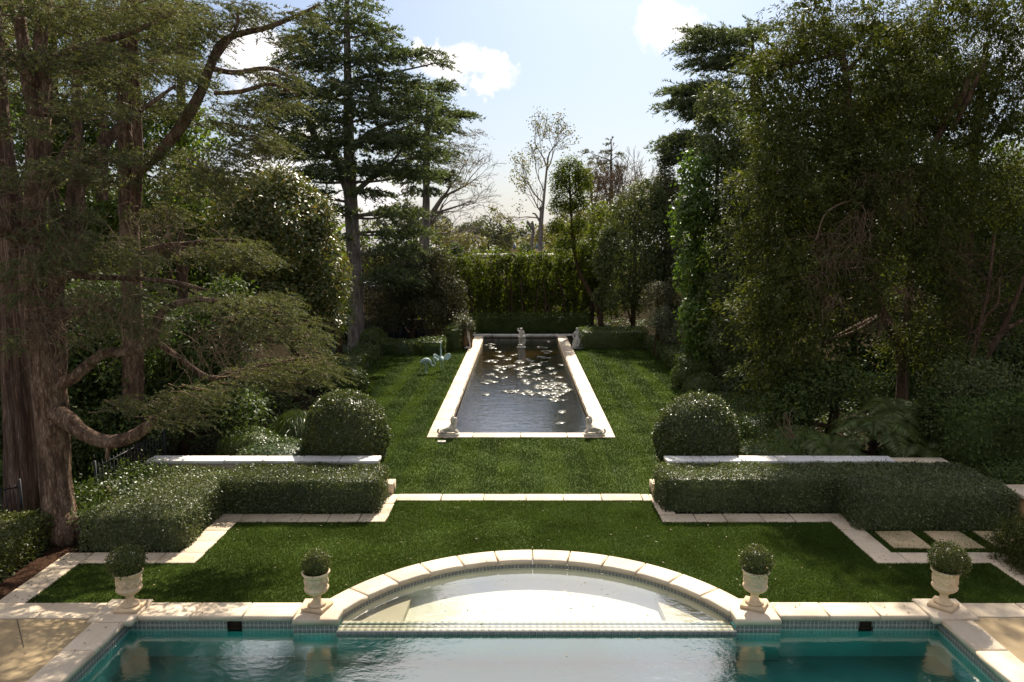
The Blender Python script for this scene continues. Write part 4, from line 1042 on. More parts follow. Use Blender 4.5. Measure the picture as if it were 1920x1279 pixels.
cedar('cedar_tree', 'tall blue green cedar with straight grey trunk left of the pond', [(671, 652, 37.8, .52), (668, 620, 37.8, .44), (664, 500, 37.8, .38), (658, 380, 37.8, .34), (655, 300, 37.8, .30), (652, 150, 37.8, .2), (650, 0, 37.8, .13), (648, -80, 37.8, .05)],
      ((655, 12, 37.8, 45, 20, 1.5), (635, 45, 37.5, 60, 16, 1.8), (690, 62, 37.8, 45, 16, 1.5), (600, 78, 37.5, 60, 16, 1.8), (715, 100, 37.8, 55, 14, 1.6), (785, 103, 37.8, 42, 8, .9), (580, 115, 37.6, 55, 20, 1.6), (655, 115, 37, 70, 22, 2), (555, 160, 37.6, 50, 20, 1.5), (640, 175, 37, 75, 24, 2.2), (725, 155, 37.6, 65, 18, 1.8), (545, 205, 37.8, 45, 18, 1.3), (610, 225, 37, 65, 24, 2), (700, 212, 37, 75, 22, 2), (765, 190, 37.6, 55, 14, 1.3), (555, 255, 37.8, 45, 18, 1.4), (680, 268, 37, 85, 22, 2.2), (600, 285, 37.3, 55, 20, 1.7), (750, 262, 37.6, 65, 20, 1.6), (640, 322, 37, 55, 18, 1.8), (720, 318, 37.2, 65, 18, 1.8), (775, 325, 37.6, 45, 14, 1.2), (585, 325, 37.6, 30, 14, 1), (690, 362, 37, 40, 12, 1.2), (600, 360, 37.5, 40, 10, 1.0), (640, 395, 37.2, 34, 10, 1),
       (525, 185, 37.6, 40, 14, 1.2), (515, 235, 37.6, 34, 16, 1.1), (530, 285, 37.4, 40, 16, 1.2), (545, 330, 37.2, 42, 14, 1.1), (560, 365, 37.2, 34, 10, 1), (800, 225, 37.4, 40, 10, 1), (795, 290, 37.5, 36, 10, .9), (820, 118, 37.6, 22, 5, .5), (735, 400, 37.4, 55, 14, 1.3), (720, 440, 37.2, 40, 10, 1.1), (745, 470, 37.2, 55, 16, 1.3), (715, 515, 37, 45, 16, 1.2), (765, 430, 37.6, 35, 10, 1), (640, 445, 37.2, 26, 8, .8), (740, 520, 37.4, 45, 22, 1.2)),
      M['cedar_far'], None, .20, .062, .85, 22, 46, 'greybark',
      ([(658, 380, 37.8, .2), (630, 300, 37.6, .2), (590, 255, 37.5, .17), (570, 200, 37.4, .1)], [(660, 365, 37.8, .15), (690, 340, 37.7, .13), (730, 310, 37.6, .1), (760, 270, 37.6, .05)], [(656, 290, 37.8, .14), (685, 255, 37.6, .14), (720, 235, 37.5, .1), (770, 215, 37.4, .04)], [(662, 405, 37.8, .1), (700, 402, 37.6, .09), (740, 405, 37.5, .05)]))
cedar('cedar_tree', 'thinner cedar with partly dry boughs behind the tall blue green one', [(800, 560, 47, .3), (798, 480, 47, .26), (799, 380, 47, .23), (800, 280, 47, .19), (803, 190, 47, .08), (804, 160, 47, .03)],
      ((800, 168, 47, 40, 14, 1.3), (828, 160, 47, 26, 8, .9), (790, 200, 47, 50, 16, 1.6), (845, 215, 47, 40, 9, 1), (872, 214, 47, 16, 6, .5), (810, 240, 47, 45, 14, 1.3), (775, 260, 47, 45, 18, 1.4), (800, 290, 47, 50, 16, 1.4), (770, 330, 47, 40, 16, 1.3), (815, 330, 47, 40, 10, 1.1), (790, 360, 47, 35, 10, 1)),
      M['cedar_far'], None, .22, .07, .9, 24, 40, 'greybark')
T = [o for o in COL.objects if o.get('label', '').startswith('thinner cedar')][0]
A = Acc(); pads(A, [pb(*x) for x in ((860, 250, 47, 34, 9, 1), (850, 275, 47, 42, 12, 1), (845, 300, 47, 42, 12, 1), (855, 345, 47, 42, 8, 1), (840, 320, 47, 34, 10, .9))], tuple(V(800, 300, 47)[:2]), 22, 20, .9, .17, .035, .3); A.obj('needles', M['cedar_dry'], T)
leafy('dark_shrub', 'dense dark shrub tree between the tall cedar and the pond', P_((770, 530, 39.5, 60, 65, 1.8), (730, 580, 39, 40, 50, 1.3), (800, 580, 39, 50, 45, 1.4), (845, 560, 39.5, 36, 50, 1.2), (855, 595, 38.8, 24, 24, .8), (815, 500, 40, 40, 35, 1.2)), .14, M['dark_shrub'], cat='shrub', cov=1.8, lobes=4)
leafy('dark_shrub', 'dark evergreen filling the gap right of the tall grey trunk', P_((715, 560, 43, 36, 60, 1.3), (745, 500, 44, 40, 50, 1.3), (690, 500, 44, 24, 50, 1.0)), .16, M['dark_shrub'], cov=2.0)
leafy('yellow_shrub', 'sunlit yellow green shrub by the grey trunk', P_((630, 540, 31, 28, 50, 1), (615, 600, 30.5, 30, 35, 1), (645, 590, 32, 14, 30, .6)), .11, M['sunny'], cat='shrub', cov=1.4)
leafy('ground_cover_plant', 'leafy dark plants at the foot of the tall grey trunk', P_((640, 665, 33, 38, 14, .8), (690, 655, 35.5, 20, 10, .6)), .14, M['ground_cover'], cat='plant', cov=2)
leafy('ground_cover_plant', 'low dark plants in the bed behind the iron fence', P_((200, 930, 13.9, 70, 28, .5), (250, 890, 14.9, 60, 18, .5), (170, 965, 13.3, 36, 22, .4)), .07, M['low_hedge'], cat='plant', cov=2)
leafy('flowering_plant', 'little pale flowered plant at the far left corner of the pond', P_((868, 605, 37.3, 16, 14, .4),), .09, M['grey_leaf'], cat='plant', cov=2)
leafy('yellow_shrub', 'small yellow leaved shrub under the dark shrub tree', P_((832, 622, 38.6, 14, 9, .4),), .10, M['hazy_yellow'], cat='shrub', cov=2)

# bare tree beyond
T = tree('bare_tree', 'leafless tree reaching right above the far hedge', (V(815, 470, 50)[0], 50, 0)); A = Acc()
p, r = limb([(770, 560, 50, .3), (790, 470, 50, .24), (800, 420, 50, .2), (830, 370, 50, .15)]); tube(A, p, r, 7, .04)
for st, d, L_, rr in (((800, 425), (1, 0, .55), 3.2, .12), ((830, 372), (.8, 0, .7), 2.8, .10), ((812, 400), (1, .2, .25), 3.2, .10), ((790, 470), (1, 0, .1), 3.0, .09), ((830, 370), (.3, 0, 1), 2.6, .1), ((800, 440), (1, -.2, -.1), 2.6, .08)):
    twiggery(A, V(*st, 50), d, L_ * .62, rr, 4, .38, 3, .05, 3, 4, .012)
A.obj('trunk', M['greybark'], T, True)
T = tree('plane_tree', 'tall pale plane tree with a few leaves beyond the hedge', (V(1020, 470, 78)[0], 78, 0)); A = Acc(); tips = []
p, r = limb([(1015, 480, 78, .19), (1016, 420, 78, .16), (1022, 350, 78, .12), (1026, 310, 78, .10), (1030, 285, 78, .04)]); tube(A, p, r, 7, .04)
for st, d in (((1020, 360), (-.8, 0, .8)), ((1016, 400), (-1, 0, .9)), ((1024, 320), (.5, 0, 1)), ((1024, 310), (-.5, 0, 1)), ((1018, 380), (-.9, .2, .6)), ((1026, 300), (.2, 0, 1)), ((1016, 410), (-1, 0, .3))): tips += twiggery(A, V(*st, 78), d, 2.3, .08, 3, .42, 3, .15, 3, 4, .022)
A.obj('trunk', M['palebark'], T, True)
A = Acc(); tp = np.array(tips); tp = np.repeat(tp, 9, 0) + rng.normal(size=(len(tp) * 9, 3)) * .3; leaf_quads(A, tp, rand_dir(len(tp)), rand_dir(len(tp)), .22, .15); A.obj('crown', M['hazy_yellow'], T)
T = tree('pollard_tree', 'cut back pollarded trunk beyond the hedge with stubby top', (V(1013, 470, 66)[0], 66, 0)); A = Acc()
for L_ in ([(1013, 485, 66, .2), (1013, 440, 66, .17), (1015, 395, 66, .15), (1014, 388, 66, .22)], [(996, 490, 66, .17), (998, 450, 66, .15), (1000, 430, 66, .13), (998, 415, 66, .11)], [(1000, 432, 66, .12), (992, 420, 66, .12), (988, 416, 66, .14)], [(1012, 415, 66, .1), (1004, 402, 66, .08), (998, 400, 66, .06)]):
    p, r = limb(L_); tube(A, p, r, 7, .05)
for k in range(9): twiggery(A, V(1004 + k * 2.4, 390, 66), (rng.normal() * .3, 0, 1), 1.3, .03, 1, .3, 2, .3, 3, 3, .014)
A.obj('trunk', M['greybark'], T, True)
T = tree('twiggy_tree', 'round brown twiggy leafless tree beyond the right end of the far hedge', (V(1165, 440, 85)[0], 85, 0)); A = Acc()
for k in range(16): twiggery(A, V(1150 + rng.uniform(-40, 50), 420, 85), (rng.normal() * .5, rng.normal() * .3, 1), 3.0, .11, 4, .42, 3, .15, 3, 3, .022)
A.obj('trunk', M['twig'], T, True)

# ================================================================ FAR END
T = empty('screen_hedge', (-.3, 46, 0), 'tall screen hedge closing the far end of the garden, bare stems below', 'hedge')
A = Acc()
for x in np.arange(-6.0, 5.6, .62):
    x += rng.uniform(-.12, .12); yy = 45.6 + rng.uniform(0, .5); tube(A, smooth_path(np.array([(x, yy, 0), (x + rng.normal() * .15, yy, 1.6), (x + rng.normal() * .2, yy, 3.2)]), 3), np.linspace(.09, .05, 7), 6, .04)
A.obj('stem', M['brownbark'], T, True)['kind'] = 'stuff'
A = Acc()
for x in np.arange(-6.2, 6.2, 1.1): crown_leaves(A, [((x, 47.4, 2.1), (.8, .5, 2.3))], .22, .5, 2.0, per=16, clump=.35, inner=.1)
for x in np.arange(-6.0, 5.8, .62):
    w_ = rng.uniform(.48, .66); tp = 4.75 + rng.uniform(-.22, .2)
    crown_leaves(A, [((x + rng.normal() * .08, 46.1 + rng.normal() * .12, tp - 1.1), (w_, .7, 1.15)), ((x + rng.normal() * .1, 46.2, 1.75 + rng.normal() * .2), (w_ * 1.0, .65, 1.5))], .17, .5, 1.7, per=16, clump=.26, inner=.08)
A.obj('foliage', M['ficus'], T)
leafy('leaning_tree', 'slender tree with a leaning curved trunk right of the pond', P_((1070, 322, 44.5, 26, 26, .9), (1052, 345, 44.5, 18, 22, .7), (1092, 345, 44.5, 16, 26, .7), (1050, 385, 44.5, 17, 20, .7), (1084, 385, 44.5, 18, 16, .7), (1046, 425, 44.5, 18, 16, .6), (1085, 425, 44.5, 16, 18, .7), (1060, 460, 44.5, 22, 18, .7), (1095, 475, 44.7, 14, 24, .6)), .14, M['ficus'],
      [(1129, 615, 45, .17), (1118, 572, 45, .15), (1096, 530, 45, .13), (1082, 495, 45, .12), (1075, 440, 44.8, .10), (1070, 380, 44.6, .08), (1068, 330, 44.5, .05)], cov=2.6, lump=.3, inner=.1, per=14)
G3 = 'far trees beyond the screen hedge'
for lab, bl, mt in (('pale hazy tree bank low on the skyline left of the pollard', ((890, 440, 120, 60, 26, 3), (960, 450, 125, 50, 22, 3)), 'hazy'), ('pale hazy tree bank low on the skyline behind the plane tree', ((1040, 436, 120, 46, 34, 3), (1080, 420, 118, 40, 40, 3)), 'hazy_yellow'),
                    ('hazy grey trees far off behind the thin cedar', ((800, 430, 115, 60, 40, 3), (740, 420, 115, 60, 44, 3)), 'hazy'), ('hazy brown trees far off behind the magnolia', ((1190, 400, 110, 60, 50, 3), (1250, 380, 110, 50, 60, 3)), 'hazy_yellow')):
    leafy('far_tree', lab, P_(*bl), .42, M[mt], cov=1.3, group=G3, lobes=4, inner=.05)
leafy('far_tree', 'grey green feathery tree beyond the hedge under the bare branches', P_((915, 435, 95, 32, 40, 3), (940, 450, 95, 22, 30, 2), (890, 455, 95, 25, 28, 2)), .34, M['hazy'], cov=1.3, group=G3)
leafy('far_tree', 'narrow conical tree beyond the hedge, left of the pollard', P_((955, 452, 90, 12, 30, 1), (955, 430, 90, 7, 20, .6)), .28, M['hazy'], cov=1.6, group=G3)
leafy('far_tree', 'yellow green lower tree beyond the hedge beside the thin cedar', P_((850, 452, 80, 34, 22, 2), (880, 455, 80, 30, 20, 2), (825, 440, 80, 26, 24, 2)), .3, M['hazy_yellow'], cov=1.4, group=G3)
leafy('far_tree', 'reddish low foliage line just above the far hedge', P_((985, 462, 100, 40, 16, 3), (1030, 450, 100, 40, 30, 3)), .3, M['hazy_yellow'], cov=1.2, group=G3)
leafy('far_tree', 'tall yellowish far tree behind the leaning one', P_((1110, 340, 88, 30, 40, 3), (1130, 400, 88, 46, 50, 3), (1090, 430, 88, 40, 40, 3), (1200, 400, 88, 46, 46, 3)), .32, M['hazy_yellow'], cov=1.0, group=G3, inner=.02, shell=.8)
cedar('far_conifer', 'small dark topped conifer on the skyline beyond the leaning tree', [(1146, 420, 90, .3), (1146, 340, 90, .2), (1146, 262, 90, .05)], ((1146, 268, 90, 6, 8, .6), (1140, 285, 90, 12, 5, .8), (1156, 292, 90, 14, 5, .8), (1138, 308, 90, 18, 6, 1), (1158, 315, 90, 16, 6, 1), (1120, 300, 90, 10, 8, .8), (1103, 285, 90, 7, 8, .6)), M['hazy'], None, .3, .08, .8, 24, 14, group=G3)
for px, lab in ((855, 'dark clipped cypress tip above the hedge, left one'), (985, 'dark clipped cypress tip above the hedge beside the chimney')):
    T = leafy('cypress_tree', lab, P_((px, 468, 62, 9, 12, .5), (px - 5, 474, 62, 6, 12, .4), (px + 6, 474, 62, 6, 12, .4)), .15, M['laurel'], cov=2.5, group='cypress tips above the hedge')

# houses behind
b = V(1000, 480, 76); h = empty('far_house', (b[0], 76, 0), 'pale roofed house beyond the hedge with chimneys', 'house')
A = Acc(); box(A, b[0] - 6, b[0] + 2, 76, 84, 0, V(900, 484, 76)[2]); A.obj('wall', M['cream'], h)
z1 = V(900, 482, 76)[2]; A = Acc(); box(A, b[0] - 6.3, b[0] + 2.3, 75.7, 84.3, z1 - .02, z1 + .22); A.obj('roof', M['roofwhite'], h)
c = V(1012, 480, 75.5); A = Acc(); box(A, c[0] - .42, c[0] + .42, 77, 77.8, z1, V(1012, 466, 77)[2]); o = A.obj('chimney', M['cream'], h)
zc_ = V(1012, 466, 77)[2]; A = Acc(); A.ngon([(c[0] - .46, 76.95, zc_), (c[0] + .46, 76.95, zc_), (c[0] + .46, 77.85, zc_), (c[0] - .46, 77.85, zc_), (c[0] - .3, 77.1, zc_ + .5), (c[0] + .3, 77.1, zc_ + .5), (c[0] + .3, 77.7, zc_ + .5), (c[0] - .3, 77.7, zc_ + .5)], [[0, 3, 2, 1], [4, 5, 6, 7], [0, 1, 5, 4], [1, 2, 6, 5], [2, 3, 7, 6], [3, 0, 4, 7]]); A.obj('chimney_cap', M['greencap'], o)
c = V(965, 480, 75.5); z2 = V(965, 467, 77)[2]; A = Acc(); box(A, c[0] - .38, c[0] + .38, 77, 77.7, z1, z2); o = A.obj('chimney', M['pinkbrick'], h)
A = Acc(); box(A, c[0] - .2, c[0] + .2, 77.1, 77.6, z2, z2 + .18); A.ngon([(c[0] - .22, 77.1, z2 + .18), (c[0] + .22, 77.1, z2 + .18), (c[0] + .22, 77.6, z2 + .18), (c[0] - .22, 77.6, z2 + .18), (c[0], 77.35, z2 + .75)], [[0, 1, 4], [1, 2, 4], [2, 3, 4], [3, 0, 4]]); A.obj('chimney_cap', M['slate'], o)
b = V(690, 600, 56); h = empty('side_house', (b[0], 56, 0), 'orange tan house wall glimpsed behind the tall grey trunk', 'house')
A = Acc(); box(A, b[0] - 8, b[0] + 3, 56, 62, 0, 1.9); A.obj('wall', M['rust'], h)
A = Acc(); box(A, b[0] - 8.3, b[0] + 3.3, 55.6, 62.3, 1.9, 2.05); A.obj('roof', M['slate'], h)
A = Acc(); box(A, b[0] - 1.2, b[0] - .3, 55.95, 55.995, .5, 1.5); A.obj('window', M['slate'], h)
# navy boarded fence behind the trunk
f = empty('board_fence', (-9.5, 40.5, 0), 'dark navy boarded fence behind the tall grey trunk', 'fence')
for i in range(26):
    x = -14.6 + i * .36; A = Acc(); box(A, x + .006, x + .354, 40.5, 40.53 + .006 * (i % 2), 0, 1.15 + rng.uniform(-.01, .01)); A.obj('board', M['navy'], f)
A = Acc(); box(A, -14.6, -5.2, 40.46, 40.498, .9, .98); A.obj('rail', M['navy'], f)


def iron_fence(label, pts, hgt, n):
    a, b = np.array(pts[0]), np.array(pts[1]); f = empty('iron_fence', (*a, 0), label, 'fence', 'black iron fences by the cedar')
    for z in (.12, hgt - .06):
        A = Acc(); tube(A, [(*a, z), (*b, z)], .014, 5); A.obj('rail', M['iron'], f)
    for i in range(n):
        q = a + (b - a) * (i / (n - 1)); A = Acc(); tube(A, [(*q, -.02), (*q, hgt + (.08 if i in (0, n - 1) else 0))], .03 if i in (0, n - 1) else .009, 5); A.obj('post' if i in (0, n - 1) else 'picket', M['iron'], f)


iron_fence('black iron picket fence end against the redwood trunk', (V(-60, 985, 12.6)[:2], V(44, 985, 13.25)[:2]), 1.0, 12)
iron_fence('black iron picket fence in shadow behind the forward box hedge', ((-8.3, 13.9), (-8.25, 16.6)), 1.15, 22)

# ================================================================ TREES, RIGHT
leafy('magnolia_tree', 'dense dark magnolia right of the leaning tree', P_((1190, 415, 42.5, 60, 80, 2), (1180, 500, 42, 70, 90, 2.2), (1230, 460, 43, 40, 110, 1.6), (1145, 480, 42.5, 32, 70, 1.3), (1215, 365, 43, 34, 35, 1.2), (1170, 560, 42, 60, 45, 1.6)), .17, M['magnolia'], cov=1.6, lobes=4)
leafy('yellow_shrub', 'yellow green shrub tree between the leaning tree and the magnolia', P_((1110, 490, 46, 30, 60, 1.2), (1125, 420, 47, 24, 40, 1)), .14, M['ficus'], cov=1.6)
leafy('dark_shrub', 'dark narrow evergreen rising behind the magnolia', P_((1258, 400, 44, 22, 75, 1.2), (1250, 340, 45, 18, 50, 1), (1262, 520, 42, 30, 90, 1.4)), .15, M['dark_shrub'], cov=2.0)
leafy('brown_shrub', 'brown tinged loose shrub above the grey green one at the lawn edge', P_((1232, 560, 35, 30, 32, 1.0), (1265, 585, 35, 20, 30, .8)), .11, M['dark_shrub'], cat='shrub', cov=1.6)
leafy('grey_shrub', 'pale grey green shrub at the right edge of the far lawn', P_((1240, 602, 34, 28, 24, .9), (1260, 625, 33.5, 20, 22, .8)), .10, M['grey_leaf'], cat='shrub', cov=2.0)
leafy('ivy_column', 'bright green ivy covered column of leaves on the right', P_((1303, 330, 30.5, 32, 50, 1.0), (1290, 420, 30, 34, 70, 1.1), (1298, 510, 30, 32, 70, 1.1), (1305, 600, 29.5, 36, 60, 1.1), (1330, 640, 29.5, 42, 46, 1.0), (1310, 395, 30, 30, 60, 1)), .16, M['ivy'], cat='climber', aspect=.8, cov=2.3, hang=.6, per=16, lobes=4)
leafy('laurel_tree', 'dark grey green evergreen behind the ivy column', P_((1345, 270, 32, 50, 70, 1.8), (1375, 390, 30, 60, 100, 2), (1370, 520, 29, 55, 100, 1.8), (1390, 640, 27, 60, 80, 1.6), (1340, 200, 33, 34, 45, 1.2), (1400, 720, 25, 60, 50, 1.3), (1400, 300, 31, 50, 70, 1.5), (1415, 450, 28, 50, 80, 1.5), (1415, 580, 26, 50, 70, 1.4)), .155, M['magnolia'], cov=1.8, lobes=4)
cedar('cedar_tree', 'dark cedar with level ragged boughs at the upper right against the sky', [(1420, 640, 45, .5), (1420, 400, 45, .42), (1416, 200, 45, .3), (1412, 100, 45, .12), (1410, 66, 45, .03)],
      ((1370, 75, 45, 45, 16, 1.5), (1330, 62, 45, 45, 10, 1.2), (1310, 90, 45, 40, 10, 1.2), (1390, 110, 45, 50, 18, 1.6), (1330, 120, 45, 45, 12, 1.3), (1295, 170, 45, 45, 11, 1.3), (1350, 165, 45, 55, 18, 1.7), (1285, 195, 45, 40, 10, 1.2), (1330, 210, 45, 50, 16, 1.6), (1390, 200, 45, 45, 20, 1.6), (1265, 270, 45, 34, 12, 1.2), (1300, 260, 45, 40, 16, 1.5), (1275, 295, 45, 30, 16, 1.2), (1330, 280, 45, 40, 20, 1.4), (1420, 60, 45, 40, 14, 1.4), (1440, 120, 45, 40, 20, 1.4)),
      M['cedar_far'], None, .22, .066, .95, 26, 46, 'brownbark')
PODO = P_((1470, 120, 23.5, 60, 70, 1.6), (1530, 60, 24, 90, 80, 2), (1640, 60, 24, 100, 80, 2), (1560, 180, 23, 100, 80, 2), (1460, 240, 22.5, 60, 70, 1.6), (1680, 180, 23.5, 90, 80, 2), (1550, 300, 22.3, 100, 80, 1.9), (1470, 360, 22, 60, 55, 1.5), (1660, 310, 22.6, 90, 80, 1.8), (1450, 440, 21.8, 50, 45, 1.3), (1560, 420, 22, 90, 70, 1.7), (1680, 430, 22.2, 80, 70, 1.6), (1480, 540, 21.5, 60, 60, 1.4), (1580, 540, 21.6, 70, 70, 1.4), (1500, 650, 21, 80, 60, 1.4), (1450, 600, 21.5, 50, 50, 1.2), (1470, 700, 20.6, 60, 40, 1.1), (1425, 330, 22.5, 34, 28, .9), (1405, 440, 22, 36, 26, .9), (1420, 560, 21.5, 40, 30, .9), (1440, 200, 23, 36, 30, .9), (1430, 130, 23.5, 30, 26, .8))
T = leafy('yew_pine_tree', 'enormous feathery yew pine filling the right side, hanging sprays', PODO, .135, M['podocarpus'],
          [(1690, 785, 22.5, .20), (1692, 720, 22.5, .17), (1688, 650, 22.5, .16), (1668, 610, 22.4, .15), (1645, 560, 22.4, .13), (1625, 480, 22.4, .12), (1615, 380, 22.6, .11), (1600, 250, 22.8, .10), (1580, 100, 23, .08)], aspect=.30, cov=1.0, hang=.3, per=34, clump=.40, lump=.25, inner=.16, shell=.5, lobes=8, spray=.8,
          limbs=([(1688, 650, 22.5, .14), (1700, 600, 22.4, .13), (1705, 540, 22.4, .12), (1720, 430, 22.6, .1), (1740, 300, 22.8, .1), (1790, 200, 23, .09), (1830, 120, 23, .06)], [(1760, 240, 23, .08), (1800, 190, 22.3, .09), (1815, 150, 22.3, .08)]))
tw = Acc()
dead_twigs(tw, [V(*q) for q in ((1605, 400, 20.6), (1608, 440, 20.5), (1600, 480, 20.5), (1555, 480, 20.6), (1545, 440, 20.8), (1680, 360, 21), (1690, 385, 21), (1685, 330, 21), (1635, 330, 20.9), (1530, 520, 20.4), (1640, 560, 21.2), (1700, 540, 21.3), (1560, 560, 20.2), (1640, 600, 21.3))], 42, 1.0, .008, 1.2, .22)
for L_ in ([(1690, 550, 22.2, .03), (1665, 525, 21.6, .028), (1640, 520, 21.2, .022), (1605, 530, 20.9, .01)], [(1695, 548, 22.2, .03), (1660, 556, 21.6, .025), (1630, 562, 21.2, .02), (1612, 590, 21, .01)], [(1600, 375, 21.2, .03), (1570, 385, 20.8, .03), (1545, 405, 20.6, .025), (1530, 450, 20.5, .012)], [(1600, 375, 21.2, .03), (1622, 395, 20.8, .025), (1618, 440, 20.6, .015)]):
    p, r = limb(L_); tube(tw, p, r, 5, 0, False)
tw.obj('twig', M['twig'], T)['kind'] = 'stuff'
leafy('yew_pine_tree', 'second feathery evergreen crowding the upper right corner', P_((1800, 60, 24.5, 100, 80, 2), (1900, 90, 24, 100, 90, 2), (1780, 180, 24, 70, 80, 1.7), (1880, 230, 24, 80, 80, 1.8), (1760, 320, 23.4, 70, 70, 1.6), (1830, 350, 24, 60, 60, 1.5), (1750, 430, 22.8, 60, 60, 1.4), (1760, 540, 22, 55, 60, 1.3), (1745, 640, 21.4, 55, 65, 1.2), (1950, 360, 24, 80, 80, 1.7)), .125, M['podocarpus'],
      [(1800, 800, 25.5, .22), (1810, 500, 25.5, .2), (1830, 250, 25, .15), (1850, 80, 24.6, .08)], aspect=.30, cov=.95, hang=.3, per=34, clump=.40, lump=.25, shell=.55, lobes=8, spray=.8,
      limbs=([(1790, 235, 22.6, .05), (1808, 200, 22.3, .085), (1822, 170, 22.2, .08), (1845, 120, 22.2, .05)],))
T = tree('tangled_tree', 'shaded tangle of bare reddish stems at the right edge', (*V(1830, 720, 20.5)[:2], 0)); A = Acc()
for L_ in ([(1835, 740, 20.5, .09), (1855, 660, 20.4, .085), (1880, 620, 20.3, .08), (1905, 560, 20.2, .06), (1930, 500, 20.2, .04)], [(1880, 620, 20.3, .06), (1920, 600, 20.2, .05), (1960, 580, 20, .04)], [(1815, 720, 20.5, .07), (1825, 650, 20.5, .06), (1850, 560, 20.5, .05), (1860, 480, 20.6, .04), (1864, 440, 20.6, .03)], [(1820, 690, 20.3, .04), (1845, 600, 20.2, .035), (1870, 570, 20.2, .03), (1875, 520, 20.2, .02)]):
    p, r = limb(L_); tube(A, p, r, 7, .05)
for k in range(34): twiggery(A, V(1800 + rng.uniform(0, 115), rng.uniform(480, 660), 20.2 + rng.uniform(-.4, .6)), (rng.normal(), rng.normal() * .4, rng.normal() * .5 + .3), .7, .016, 2, .6, 3, .0, 3, 3, .005)
A.obj('trunk', M['brownbark'], T, True)
A = Acc(); crown_leaves(A, P_((1880, 480, 21.2, 50, 40, .8), (1860, 590, 21.4, 70, 70, .9), (1930, 540, 21, 50, 70, .9), (1800, 600, 21.6, 40, 60, .8)), .085, .4, .9, inner=.02, shell=.9); A.obj('crown', M['podocarpus'], T)
leafy('laurel_tree', 'dark broadleaf evergreen at the far right behind the tangled stems', P_((1850, 430, 27, 90, 90, 2), (1920, 540, 26, 90, 110, 2), (1820, 560, 26.5, 80, 80, 2), (1860, 660, 25, 100, 80, 2), (1760, 680, 25, 90, 70, 1.8), (1950, 700, 24, 80, 90, 1.8)), .17, M['laurel'], cov=1.6, lump=.25, lobes=4)
leafy('dark_shrub', 'broad leaved dark shrub between the tree ferns and privet hedge', P_((1800, 740, 17.5, 50, 60, .8), (1840, 800, 17, 50, 50, .8), (1770, 800, 17.3, 40, 60, .7), (1850, 720, 18, 50, 50, .9)), .10, M['magnolia'], cat='shrub', cov=2.0)
leafy('laurel_tree', 'dark undergrowth shrub below the yew pine, behind the ferns', P_((1560, 730, 19.8, 100, 60, 1.2), (1670, 740, 24, 70, 50, 1.0), (1480, 760, 19.5, 60, 40, 1), (1740, 790, 19, 40, 50, 1)), .115, M['laurel'], cov=1.7, lobes=4)
leafy('dark_shrub', 'dark shrub filling the corner right of the broad box hedge', P_((1905, 905, 14.9, 60, 34, .6), (1960, 920, 14.2, 60, 44, .6)), .07, M['laurel'], cat='shrub', cov=1.8, lobes=3)
leafy('corner_shrub', 'fine leaved dark shrub at the right edge by the flagged path', P_((1930, 1010, 11.9, 55, 45, .5), (1900, 1030, 12.1, 40, 34, .4), (1950, 1060, 11.6, 50, 45, .4)), .055, M['podocarpus'], cat='shrub', aspect=.25, cov=2.0, clump=.16)

G4 = 'big dark evergreens standing behind the yew pine'
leafy('evergreen_tree', 'large dark evergreen behind the ivy column and yew pine, left one', P_((1440, 330, 36, 80, 150, 2.5), (1430, 560, 34, 80, 150, 2.5), (1530, 480, 35, 90, 150, 2.5)), .28, M['laurel'], cov=2.3, per=20, clump=.6, group=G4)
leafy('evergreen_tree', 'large dark evergreen behind the middle of the yew pine', P_((1620, 330, 34, 110, 170, 2.5), (1640, 600, 32, 110, 150, 2.5), (1700, 160, 35, 90, 110, 2.5)), .28, M['laurel'], cov=2.3, per=20, clump=.6, group=G4)
leafy('evergreen_tree', 'large dark evergreen behind the bare stems at the right edge', P_((1790, 420, 34, 110, 150, 2.5), (1900, 500, 33, 110, 170, 2.5), (1820, 680, 31, 130, 110, 2.5), (1960, 330, 34, 80, 120, 2.5)), .28, M['laurel'], cov=2.2, per=20, clump=.6, group=G4)
leafy('evergreen_tree', 'large dark evergreen behind the camellia and the shade tree on the left', P_((420, 430, 33, 110, 120, 2.5), (280, 470, 33, 130, 120, 2.5), (110, 500, 33, 130, 140, 2.5), (520, 520, 34, 90, 90, 2.5)), .28, M['laurel'], cov=2.2, per=20, clump=.6)

# tree ferns
def fern(base, label, hgt, n, L, tilt=.7):
    T = tree('tree_fern', label, (base[0], base[1], 0), 'fern', 'ferns under the yew pine')
    A = Acc(); tube(A, [(base[0], base[1], -.05), (base[0], base[1], hgt)], [.11, .09], 8, .1); A.obj('trunk', M['brownbark'], T, True)
    A = Acc()
    for k in range(n):
        a = 2 * math.pi * k / n + rng.uniform(-.2, .2); up = tilt + rng.uniform(-.25, .35); l = L * rng.uniform(.75, 1.15)
        t = np.linspace(0, 1, 30); out = t * l * math.cos(up * .8); z = hgt + l * (math.sin(up) * t - .75 * t ** 2.2)
        R_ = np.c_[base[0] + out * math.cos(a), base[1] + out * math.sin(a), z]; tube(A, R_[::3], np.linspace(.012, .003, len(R_[::3])), 3, 0, False)
        tg = norm(np.gradient(R_, axis=0)); side = norm(np.cross(tg, [0, 0, 1.0])); up_ = np.cross(side, tg)
        for s in (-1, 1):
            for q in range(2):
                Pq = R_[3:] + tg[3:] * (q * l / 60); wdt = .30 * L * np.sin(np.clip(t[3:] * 1.05, 0, 1) * math.pi * .93 + .12) ** .8 + .02
                D = side[3:] * s + tg[3:] * .35 - np.array([0, 0, .25]) + rng.normal(size=(27, 3)) * .06
                leaf_quads(A, Pq, D, up_[3:] + rng.normal(size=(27, 3)) * .15, wdt, .020 * L)
    A.obj('frond', M['fern'], T)['kind'] = 'stuff'


